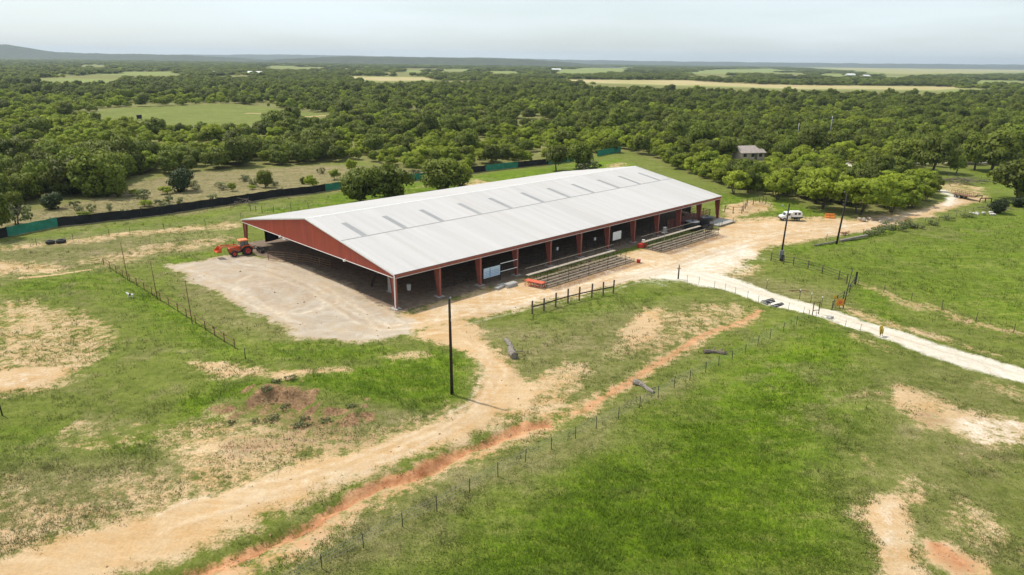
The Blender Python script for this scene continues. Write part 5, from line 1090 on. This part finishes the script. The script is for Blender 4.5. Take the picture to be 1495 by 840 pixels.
NATIVE = {'thick': (4.2, 6.6), 'oak': (4.2, 7.2), 'mesquite': (3.4, 5.2), 'juniper': (2.6, 4.8), 'scrub': (1.6, 2.2)}
placed = []
def tree(sp, x, y, r, h, label, group=None, cat='tree', name=None):
    k = random.randrange(len(PROTO[sp])); cm_, tm_ = PROTO[sp][k]; nr, nh = NATIVE[sp]
    o = thing(name or {'oak': 'oak_tree', 'mesquite': 'mesquite_tree', 'juniper': 'juniper_tree', 'scrub': 'shrub', 'thick': 'oak_tree'}[sp], label, cat, (x, y, gz(x, y) if y < 420 else 0), random.uniform(0, 6.28), group)
    o.scale = (r / nr * random.uniform(.92, 1.08), r / nr * random.uniform(.92, 1.08), h / nh); obj('crown', cm_, o); obj('trunk', tm_, o); placed.append((x, y, r)); return o
def ptree(sp, u, v, wpx, hpx, label, cat='tree', **kw):
    p = at(u, v); d = (p - Vector((0, 0, CAM_H))).length / F_PX
    return tree(sp, p.x, p.y, wpx * d * .5, hpx * d * 1.0, label, None, cat, **kw)
ptree('juniper', 265, 279, 35, 31, 'dark round juniper standing alone in the dry meadow')
ptree('thick', 388, 273, 24, 23, 'small dark bushy tree in the dry meadow left of the arena roof')
ptree('mesquite', 455, 274, 22, 19, 'small light green bush just behind the black screen fence', 'bush')
ptree('thick', 443, 268, 9, 10, 'tiny dark bush next to the light green bush in the meadow', 'bush')
ptree('mesquite', 489, 262, 19, 15, 'low light green bush on the meadow right of another bush', 'bush')
ptree('mesquite', 513, 254, 16, 22, 'slender pale green sapling at the meadow edge')
ptree('thick', 528, 296, 72, 50, 'big leafy tree rising behind the arena roof, left of two overlapping')
ptree('thick', 570, 288, 62, 48, 'big leafy tree rising behind the arena roof, right of two overlapping')
ptree('thick', 648, 280, 66, 46, 'round leafy tree against the screen fence behind the arena roof middle')
ptree('mesquite', 675, 272, 32, 34, 'greyish leafy tree leaning out right of the round tree behind the roof')
ptree('oak', 812, 249, 34, 36, 'dark tree with a visible trunk in front of the black screen behind the roof')
ptree('thick', 846, 247, 40, 38, 'wide grey green tree just behind the arena roof near its far end')
ptree('scrub', 862, 250, 40, 18, 'low grey green bush under the tree behind the arena roof', 'bush')
ptree('juniper', 78, 306, 25, 22, 'dark grey shrub in the meadow at the left', 'shrub')
ptree('scrub', 25, 330, 42, 34, 'bare twiggy shrub behind the green screen panel at the left', 'shrub')
ptree('thick', 172, 288, 30, 28, 'small dark oak at the front of the wood next to a large oak')
ptree('thick', 148, 285, 66, 54, 'large dark oak reaching out of the wood into the meadow')
ptree('oak', -4, 348, 40, 56, 'dark tree cut by the left edge of the view beside the green screen')
ptree('thick', 1487, 292, 60, 48, 'broad dark oak at the right edge beside the track')
ptree('mesquite', 1254, 313, 84, 54, 'large light green mesquite overhanging the track behind the leaning pole')
ptree('mesquite', 1198, 305, 74, 54, 'large light green mesquite behind the white truck')
ptree('mesquite', 1326, 295, 56, 40, 'low spreading mesquite at the end of the thicket beside the track')
ptree('mesquite', 1294, 303, 56, 42, 'light green mesquite between the overhanging one and the thicket end')
ptree('mesquite', 1135, 292, 44, 38, 'medium mesquite on bright grass left of the white truck')
ptree('mesquite', 1072, 284, 40, 34, 'mesquite just beyond the far corner of the arena roof')
ptree('oak', 1361, 252, 52, 44, 'oak with a dark trunk on the pasture, leftmost of a loose row')
ptree('oak', 1395, 254, 24, 22, 'smallest oak of the loose row on the pasture')
ptree('oak', 1423, 248, 36, 42, 'oak with a leaning trunk on the pasture, right of the smallest oak')
ptree('oak', 1447, 250, 52, 46, 'widest oak at the right end of the loose row on the pasture')
ptree('oak', 1322, 246, 44, 38, 'oak left of the loose row beside the pale path')
ptree('oak', 1474, 224, 46, 34, 'oak behind the pale path near the right edge')
ptree('juniper', 1456, 311, 22, 18, 'dark green bush at the field edge below the big oak', 'bush')
ptree('juniper', 1487, 303, 22, 12, 'low dark bush in front of the big oak at the right edge', 'bush')
for i, (u, v, w, h) in enumerate([(1272, 343, 22, 12), (1288, 340, 22, 13), (1305, 335, 26, 14), (1321, 332, 22, 12), (1338, 333, 18, 8), (1362, 328, 16, 7), (1384, 322, 16, 7), (1412, 317, 16, 7)]):
    ptree('scrub', u, v, w * 1.15, h * .8, 'low scrub bush in the brushy strip along the right hand field', 'bush', name='shrub')['group'] = 'scrub bushes along the field edge'
rs = random.Random(5); mw = W([(20, 322), (200, 275), (420, 256), (560, 250), (660, 250), (480, 276), (300, 300), (40, 335)]); cnt = 0
while cnt < 34:
    u = rs.uniform(20, 660); v = rs.uniform(250, 335); p = at(u, v)
    if sdist(mw, np.array([p.x]), np.array([p.y]))[0] < 0: continue
    if any((p.x - a) ** 2 + (p.y - b) ** 2 < 9 for a, b, c in placed): continue
    k = rs.random(); o = tree('mesquite' if k < .45 else 'scrub', p.x, p.y, rs.uniform(.9, 2.1), rs.uniform(1.0, 2.4), ('small light green mesquite shrub' if k < .45 else 'small dull twiggy shrub') + (' in the meadow left of the lone juniper' if u < 250 else ' in the meadow between juniper and arena roof' if u < 430 else ' in the meadow above the arena roof'), 'meadow shrubs', 'shrub', 'shrub'); cnt += 1

MZ = [([(-60, 244), (330, 236), (330, 205), (430, 182), (330, 146), (-60, 146)], .93), ([(430, 262), (520, 216), (700, 200), (930, 192), (1000, 212), (960, 240), (600, 265)], .86), ([(920, 232), (1050, 234), (1150, 246), (1300, 254), (1390, 300), (1250, 325), (1060, 292)], .8), ([(540, 178), (700, 165), (760, 176), (640, 195)], .6), ([(330, 128), (520, 130), (520, 142), (330, 146)], .55), ([(1250, 140), (1440, 138), (1440, 152), (1280, 156)], .5)]
MZW = [(W(p), a) for p, a in MZ]; DK = W([(-60, 320), (0, 243), (330, 234), (440, 216), (520, 240), (200, 262), (130, 290)])
def candidates(d0, d1, sp_fn, half=.86):
    out = []; y = d0
    while y < d1:
        s = sp_fn(y); x = -half * y - 20
        while x < half * y + 20:
            out.append((x + rng.uniform(-.46, .46) * s, y + rng.uniform(-.46, .46) * s, s)); x += s
        y += s * .92
    return np.array(out)
c = candidates(118, 760, lambda y: 5.0 + max(0, y - 250) * .006)
c2 = candidates(118, 260, lambda y: 3.3); n_big = len(c); c2 = c2[sdist(W([(935, 236), (1050, 236), (1150, 248), (1290, 256), (1372, 296), (1330, 306), (1180, 294), (1060, 284)]), c2[:, 0], c2[:, 1]) > 0]; c = np.concatenate([c, c2]); low_ = np.arange(len(c)) >= n_big
cx, cyy = c[:, 0], c[:, 1]; keep = (sdist(OPEN_W, cx, cyy) < -1.0) & (sdist(LAWN_W, cx, cyy) < -1)
for P in FIELDS_W + [LAWN_W]:
    for q_ in (1, 1.1): keep &= sdist(P, cx * q_, cyy * q_) < (14 if P is LAWN_W else 40) * (vnoise(cx, cyy, 30, 41) - .5) - 4
for P, w_ in ((W([(1060, 205), (1160, 222), (1230, 240), (1260, 252), (1240, 262)]), 4), (W([(1200, 208), (1214, 218)]), 6), (W([(1092, 234), (1092, 244)]), 6.5)): keep &= ldist(P, cx, cyy) > w_
# a few gaps in the canopy
keep &= ((vnoise(cx, cyy, 26, 12) + .45 * vnoise(cx, cyy, 9, 13)) > .45) | ((sdist(MZW[2][0], cx, cyy) > 0) & (vnoise(cx, cyy, 7, 17) > .22))
bx_ = (cx - BX) * ca + (cyy - BY) * sa; by_ = -(cx - BX) * sa + (cyy - BY) * ca; keep &= ~((by_ < WID + 14) & (bx_ < LEN + 8) & (bx_ > -60))
pl = np.array(placed)
for a, b, r in pl: keep &= (cx - a) ** 2 + (cyy - b) ** 2 > (r * .75 + 1.6) ** 2
cx, cyy, low_ = cx[keep], cyy[keep], low_[keep]; pm = np.full(cx.shape, .36) + .45 * (vnoise(cx, cyy, 45, 14) > .62)
for P, a in MZW: pm = np.where(sdist(P, cx, cyy) > -3, a, pm)
pm = np.where(sdist(DK, cx, cyy) > 0, .07, pm)
isM = (rng.random(len(cx)) < pm) | low_; size = rng.uniform(.38, .84, len(cx)) + .5 * rng.random(len(cx)) ** 4; size = np.where(low_, rng.uniform(.32, .55, len(cx)), size); hgts = size * rng.uniform(.8, 1.1, len(cx)) + .12
uu, vv_ = seen(np.stack([cx, cyy, np.full(cx.shape, 3.)], 1)); vis = (uu > -60) & (uu < 1555)
cx, cyy, isM, size, hgts, uu = cx[vis], cyy[vis], isM[vis], size[vis], hgts[vis], uu[vis]
order = np.argsort(cyy - 5 * size); n_ind = max(0, 296 - len(placed)); ind = order[:n_ind]; rest = order[n_ind:]
PLACE = [(25, 'at the left edge of the view'), (50, 'left above the green screen panel'), (80, 'right above the green screen panel'), (140, 'above the first black screen panel'), (215, 'behind the large dark oak at the left'), (330, 'above the lone juniper'), (430, 'beyond the meadow left of the roof peak'), (520, 'beyond the meadow above the left roof end'), (640, 'behind the two trees at the roof'), (760, 'above the green and black screen behind the roof'), (880, 'behind the dark tree near the far roof end'), (980, 'behind the separate green screen panel'), (1080, 'just past the far end of the roof'), (1180, 'behind the white truck'), (1290, 'behind the leaning utility pole'), (1400, 'along the pale path on the right'), (9999, 'behind the loose row of oaks on the right')]
yq = {}
for i in ind: yq.setdefault((next(n for lim, n in PLACE if uu[i] < lim), int(isM[i])), []).append(cyy[i])
for i in ind:
    pz = next(n for lim, n in PLACE if uu[i] < lim); sv_ = np.sort(yq[(pz, int(isM[i]))]); row = ['front', 'second', 'third', 'fourth'][min(3, int(4 * np.searchsorted(sv_, cyy[i]) / len(sv_)))]
    kind = 'light feathery mesquite' if isM[i] else 'dark rounded oak'
    l = '%s in the %s row %s' % (kind, row, pz); g = ('mesquites ' if isM[i] else 'oaks ') + row + ' row ' + pz
    if isM[i]: tree('mesquite', cx[i], cyy[i], 3.5 * size[i], 5.2 * hgts[i], l, g)
    else: tree('thick' if (uu[i] < 520 and rng.random() < .6) else 'oak', cx[i], cyy[i], 4.1 * size[i], 7.3 * hgts[i], l, g)

def scatter(name, pts, scl, protos):
    me = bpy.data.meshes.new(name); n = len(pts); me.vertices.add(n); me.vertices.foreach_set('co', np.asarray(pts, np.float32).ravel())
    me.attributes.new('scl', 'FLOAT_VECTOR', 'POINT').data.foreach_set('vector', np.asarray(scl, np.float32).ravel())
    rot = np.zeros((n, 3), np.float32); rot[:, 2] = rng.uniform(0, 6.28, n); me.attributes.new('rot', 'FLOAT_VECTOR', 'POINT').data.foreach_set('vector', rot.ravel())
    o = obj(name, me, None, 'stuff'); g = bpy.data.node_groups.new(name, 'GeometryNodeTree')
    g.interface.new_socket('Geometry', in_out='INPUT', socket_type='NodeSocketGeometry'); g.interface.new_socket('Geometry', in_out='OUTPUT', socket_type='NodeSocketGeometry')
    gi = g.nodes.new('NodeGroupInput'); go = g.nodes.new('NodeGroupOutput'); io = g.nodes.new('GeometryNodeInstanceOnPoints'); jn = g.nodes.new('GeometryNodeJoinGeometry')
    for p in protos:
        oi = g.nodes.new('GeometryNodeObjectInfo'); oi.transform_space = 'ORIGINAL'; oi.inputs['Object'].default_value = p; oi.inputs['As Instance'].default_value = True; g.links.new(oi.outputs['Geometry'], jn.inputs[0])
    A = lambda n_: (lambda q_: (setattr(q_, 'data_type', 'FLOAT_VECTOR'), setattr(q_.inputs[0], 'default_value', n_), q_.outputs[0])[2])(g.nodes.new('GeometryNodeInputNamedAttribute'))
    g.links.new(gi.outputs[0], io.inputs['Points']); g.links.new(jn.outputs[0], io.inputs['Instance']); io.inputs['Pick Instance'].default_value = True
    g.links.new(A('rot'), io.inputs['Rotation']); g.links.new(A('scl'), io.inputs['Scale']); g.links.new(io.outputs[0], go.inputs[0])
    o.modifiers.new('scatter', 'NODES').node_group = g; return o
def crowns_of(sp):
    out = []
    for me_c, _ in PROTO[sp]: out.append(next(o for o in C.objects if o.name.startswith('crown') and o.data == me_c))
    return out
OAKC, MESC = crowns_of('oak'), crowns_of('mesquite')
def zof(x, y): return hgt(x, y)
ro, rm2 = rest[~isM[rest]], rest[isM[rest]]
scatter('oak_woodland', np.stack([cx[ro], cyy[ro], zof(cx[ro], cyy[ro]) - .3], 1), np.stack([size[ro], size[ro], hgts[ro]], 1), OAKC)
scatter('mesquite_woodland', np.stack([cx[rm2], cyy[rm2], zof(cx[rm2], cyy[rm2]) - .3], 1), np.stack([size[rm2], size[rm2], hgts[rm2]], 1), MESC)
# far off woods
c = candidates(760, 7500, lambda y: 7.5 + (y - 760) * .011, .80); fx, fy, fs = c.T
k = np.ones(len(fx), bool)
for P in FIELDS_W:
    for q_ in (1, 1.12, 1.25, 1.36): k &= sdist(P, fx * q_, fy * q_) < 150 * (vnoise(fx, fy, 140, 42) - .5) + 10
k &= vnoise(fx / 3, fy, 160, 15) > .20
fx, fy, fs = fx[k], fy[k], fs[k]; w_ = np.maximum(1.0, fs / 8.0) * rng.uniform(.8, 1.25, len(fx)); h_ = rng.uniform(.75, 1.2, len(fx)); isf = rng.random(len(fx)) < .26 + .35 * (vnoise(fx, fy, 130, 16) > .62)
for nm, msk, pr_ in (('far_oak_woodland', ~isf, OAKC), ('far_mesquite_woodland', isf, MESC)):
    scatter(nm, np.stack([fx[msk], fy[msk], zof(fx[msk], fy[msk]) - .5], 1), np.stack([w_[msk], w_[msk], h_[msk]], 1), pr_)

# ------------------------------------------------------------------ grass and weeds as real blades
def gattr(px_, py_):
    ix = np.clip(np.searchsorted(xs, px_), 1, len(xs) - 1); iy = np.clip(np.searchsorted(ys, py_), 1, len(ys) - 1); return iy * SH[1] + ix
def blades(name, n, region, hmin, hmax, spread, nb, dens, m, seed, wide=.02):
    r = np.random.default_rng(seed); x0, x1, y0, y1 = region
    # denser where it shows larger
    yy = 1 / (1 / y0 + (1 / y1 - 1 / y0) * r.random(n)); xx = r.uniform(-1, 1, n) * (yy * .80 + 4) ; ok = (xx > x0) & (xx < x1); xx, yy = xx[ok], yy[ok]
    g = gattr(xx, yy); ok = r.random(len(xx)) < dens(g, xx, yy); xx, yy, g = xx[ok], yy[ok], g[ok]; n = len(xx); zz = hgt(xx, yy)
    sc = np.sqrt((yy / 60).clip(.7, 2.2))[:, None]
    h = r.uniform(hmin, hmax, (n, nb)) * sc * (.7 + .6 * ATTR['lush'][g])[:, None]; t = r.uniform(0, 6.28, (n, nb)); rad = spread * np.sqrt(r.random((n, nb))) * sc
    bx = xx[:, None] + rad * np.cos(t); by = yy[:, None] + rad * np.sin(t); bz = np.repeat(zz[:, None], nb, 1) - .02
    t2 = t + r.normal(0, .8, (n, nb)); ln = h * r.uniform(.2, .9, (n, nb)); wv = wide * sc * r.uniform(.7, 1.4, (n, nb)); 
    sx, sy_ = -np.sin(t2) * wv, np.cos(t2) * wv
    A = np.stack([bx - sx, by - sy_, bz], -1); B = np.stack([bx + sx, by + sy_, bz], -1); D = np.stack([bx + np.cos(t2) * ln, by + np.sin(t2) * ln, bz + h], -1)
    V = np.stack([A, B, D], 2).reshape(-1, 3).astype(np.float32); nt_ = len(V) // 3
    tint = np.repeat(np.clip(r.random((n, 1)) * .6 + r.random((n, nb)) * .4, 0, 1).ravel(), 3).astype(np.float32)
    me = bpy.data.meshes.new(name); me.vertices.add(len(V)); me.vertices.foreach_set('co', V.ravel()); me.loops.add(len(V)); me.loops.foreach_set('vertex_index', np.arange(len(V), dtype=np.int32)); me.polygons.add(nt_); me.polygons.foreach_set('loop_start', np.arange(0, len(V), 3, dtype=np.int32)); me.update()
    me.attributes.new('tint', 'FLOAT', 'POINT').data.foreach_set('value', tint)
    for k in ('lush', 'dry'): me.attributes.new(k, 'FLOAT', 'POINT').data.foreach_set('value', np.repeat(ATTR[k][g], nb * 3).astype(np.float32))
    me.materials.append(m); return obj(name, me, None, 'stuff')
def bladmat():
    m, t, b = newmat('grass blades'); A = {k: (lambda n: (setattr(n, 'attribute_name', k), n.outputs['Fac'])[1])(N(t, 'ShaderNodeAttribute')) for k in ('tint', 'lush', 'dry')}
    ge = N(t, 'ShaderNodeNewGeometry'); vm = N(t, 'ShaderNodeVectorMath'); vm.operation = 'MULTIPLY_ADD'; t.links.new(ge.outputs['Normal'], vm.inputs[0]); vm.inputs[1].default_value = (.4, .4, .4); vm.inputs[2].default_value = (0, 0, .8)
    vn = N(t, 'ShaderNodeVectorMath'); vn.operation = 'NORMALIZE'; t.links.new(vm.outputs[0], vn.inputs[0]); t.links.new(vn.outputs[0], b.inputs['Normal'])
    c = mixc(t, A['tint'], (.115, .155, .024), (.215, .225, .06)); c = mixc(t, A['lush'], c, mixc(t, A['tint'], (.075, .155, .004), (.185, .27, .014))); c = mixc(t, mth(t, 'MULTIPLY', A['dry'], .85), c, mixc(t, A['tint'], (.17, .15, .06), (.32, .27, .14)))
    t.links.new(c, b.inputs['Base Color']); b.inputs['Roughness'].default_value = .7; b.inputs['Specular IOR Level'].default_value = .2
    tr = N(t, 'ShaderNodeBsdfTranslucent'); t.links.new(c, tr.inputs['Color']); ms = N(t, 'ShaderNodeMixShader'); ms.inputs[0].default_value = .35; t.links.new(b.outputs[0], ms.inputs[1]); t.links.new(tr.outputs[0], ms.inputs[2]); t.links.new(ms.outputs[0], t.nodes['Material Output'].inputs['Surface']); return m
BM_ = bladmat()
bare = np.clip(ATTR['tan'] * 1.0 + ATTR['pale'] + ATTR['grey'] + ATTR['red'] + ATTR['brown'] * .8 + ATTR['soil_and_shade'] * .5, 0, 1)
def dn(g, x, y): return (1 - bare[g]) ** 1.5 * (.35 + .65 * ATTR['lush'][g] + .2 * ATTR['dry'][g]) * (.35 + 1.0 * vnoise(x, y, 2.4, 21)) * (y > 33)
blades('grass', 230000, (-140, 140, 34, 190), .10, .26, .26, 5, dn, BM_, 1)
def dw(g, x, y): return ((bare[g] > .03) & (bare[g] < .93)) * (ATTR['pale'][g] < .4) * (ATTR['grey'][g] < .3) * np.clip(1.7 * vnoise(x, y, 3.1, 22) - .45, 0, 1) * (1 - ins_floor[g]) * (1 - ins_road[g]) * (1 - .85 * ins_yard[g]) * (1 - .9 * ins_track[g])
blades('weeds', 60000, (-140, 140, 34, 170), .12, .38, .22, 6, dw, BM_, 2, .03)
def dt(g, x, y): return (bare[g] < .1) * np.clip(2.4 * vnoise(x, y, 4.2, 23) * vnoise(x, y, 1.1, 24) - .55, 0, 1) * (y > 33)
blades('tall_grass', 60000, (-140, 140, 34, 200), .22, .48, .30, 6, dt, BM_, 3, .03)
def clods(n, seed):
    r = np.random.default_rng(seed); yy = 1 / (1 / 34 + (1 / 150 - 1 / 34) * r.random(n)); xx = r.uniform(-1, 1, n) * (yy * .8); g = gattr(xx, yy)
    ok = r.random(n) < np.clip(.035 * (ATTR['tan'][g] > .3) + .9 * ATTR['soil_and_shade'][g] + .6 * ATTR['red'][g] + .12 * ATTR['grey'][g], 0, 1) * (1 - ins_floor[g]) * np.clip(1.6 * vnoise(xx, yy, 3, 25) - .3, 0, 1); xx, yy = xx[ok], yy[ok]; n = len(xx)
    sz = (.025 + .13 * r.random(n) ** 4)[:, None, None] * np.sqrt(yy / 50)[:, None, None]; o = np.array([(1, 0, 0), (-.5, .87, 0), (-.5, -.87, 0), (.1, 0, .8)], float)
    a = r.uniform(0, 6.28, n); Rm = np.stack([np.stack([np.cos(a), -np.sin(a), 0 * a], -1), np.stack([np.sin(a), np.cos(a), 0 * a], -1), np.stack([0 * a, 0 * a, 0 * a + 1], -1)], 1)
    V = np.einsum('nij,kj->nki', Rm, o) * sz * r.uniform(.6, 1.4, (n, 4, 1)) + np.stack([xx, yy, hgt(xx, yy)], -1)[:, None, :]
    F = (np.arange(n)[:, None, None] * 4 + np.array([(0, 1, 3), (1, 2, 3), (2, 0, 3)])[None]).reshape(-1, 3)
    me = bpy.data.meshes.new('clods'); me.from_pydata(V.reshape(-1, 3).tolist(), [], F.tolist()); me.materials.append(mat('earth clods', (.40, .27, .155), .95, .45, 2.0, 0, (.22, .14, .085), .8)); obj('clods', me, None, 'stuff')
clods(60000, 9)
# leafy weeds on the eroded mound and along the gravel yard's edge
wl = []
for i, (u, v) in enumerate([(395, 614), (405, 610), (372, 618), (338, 618), (445, 612), (452, 620), (438, 622), (475, 616), (418, 594), (414, 600), (512, 604), (405, 566), (425, 562), (390, 585)]):
    p = at(u, v); o = tree('scrub', p.x, p.y, random.uniform(.35, .75), random.uniform(.3, .65), 'small leafy weed clump on the eroded brown mound', 'weed clumps on the mound', 'weed', 'weed')

# ------------------------------------------------------------------ the air
hz_ = MB(); hz_.box(-15500, -1000, -3.5, 15500, 16000, 175); hzm = bpy.data.materials.new('haze'); hzm.use_nodes = True; ht = hzm.node_tree; ht.nodes.remove(ht.nodes['Principled BSDF'])
pv = ht.nodes.new('ShaderNodeVolumePrincipled'); pv.inputs['Color'].default_value = (.74, .86, .98, 1); pv.inputs['Density'].default_value = 7e-5; pv.inputs['Anisotropy'].default_value = .2
ht.links.new(pv.outputs[0], ht.nodes['Material Output'].inputs['Volume']); hz_.build('haze', hzm, None, False, 'stuff')
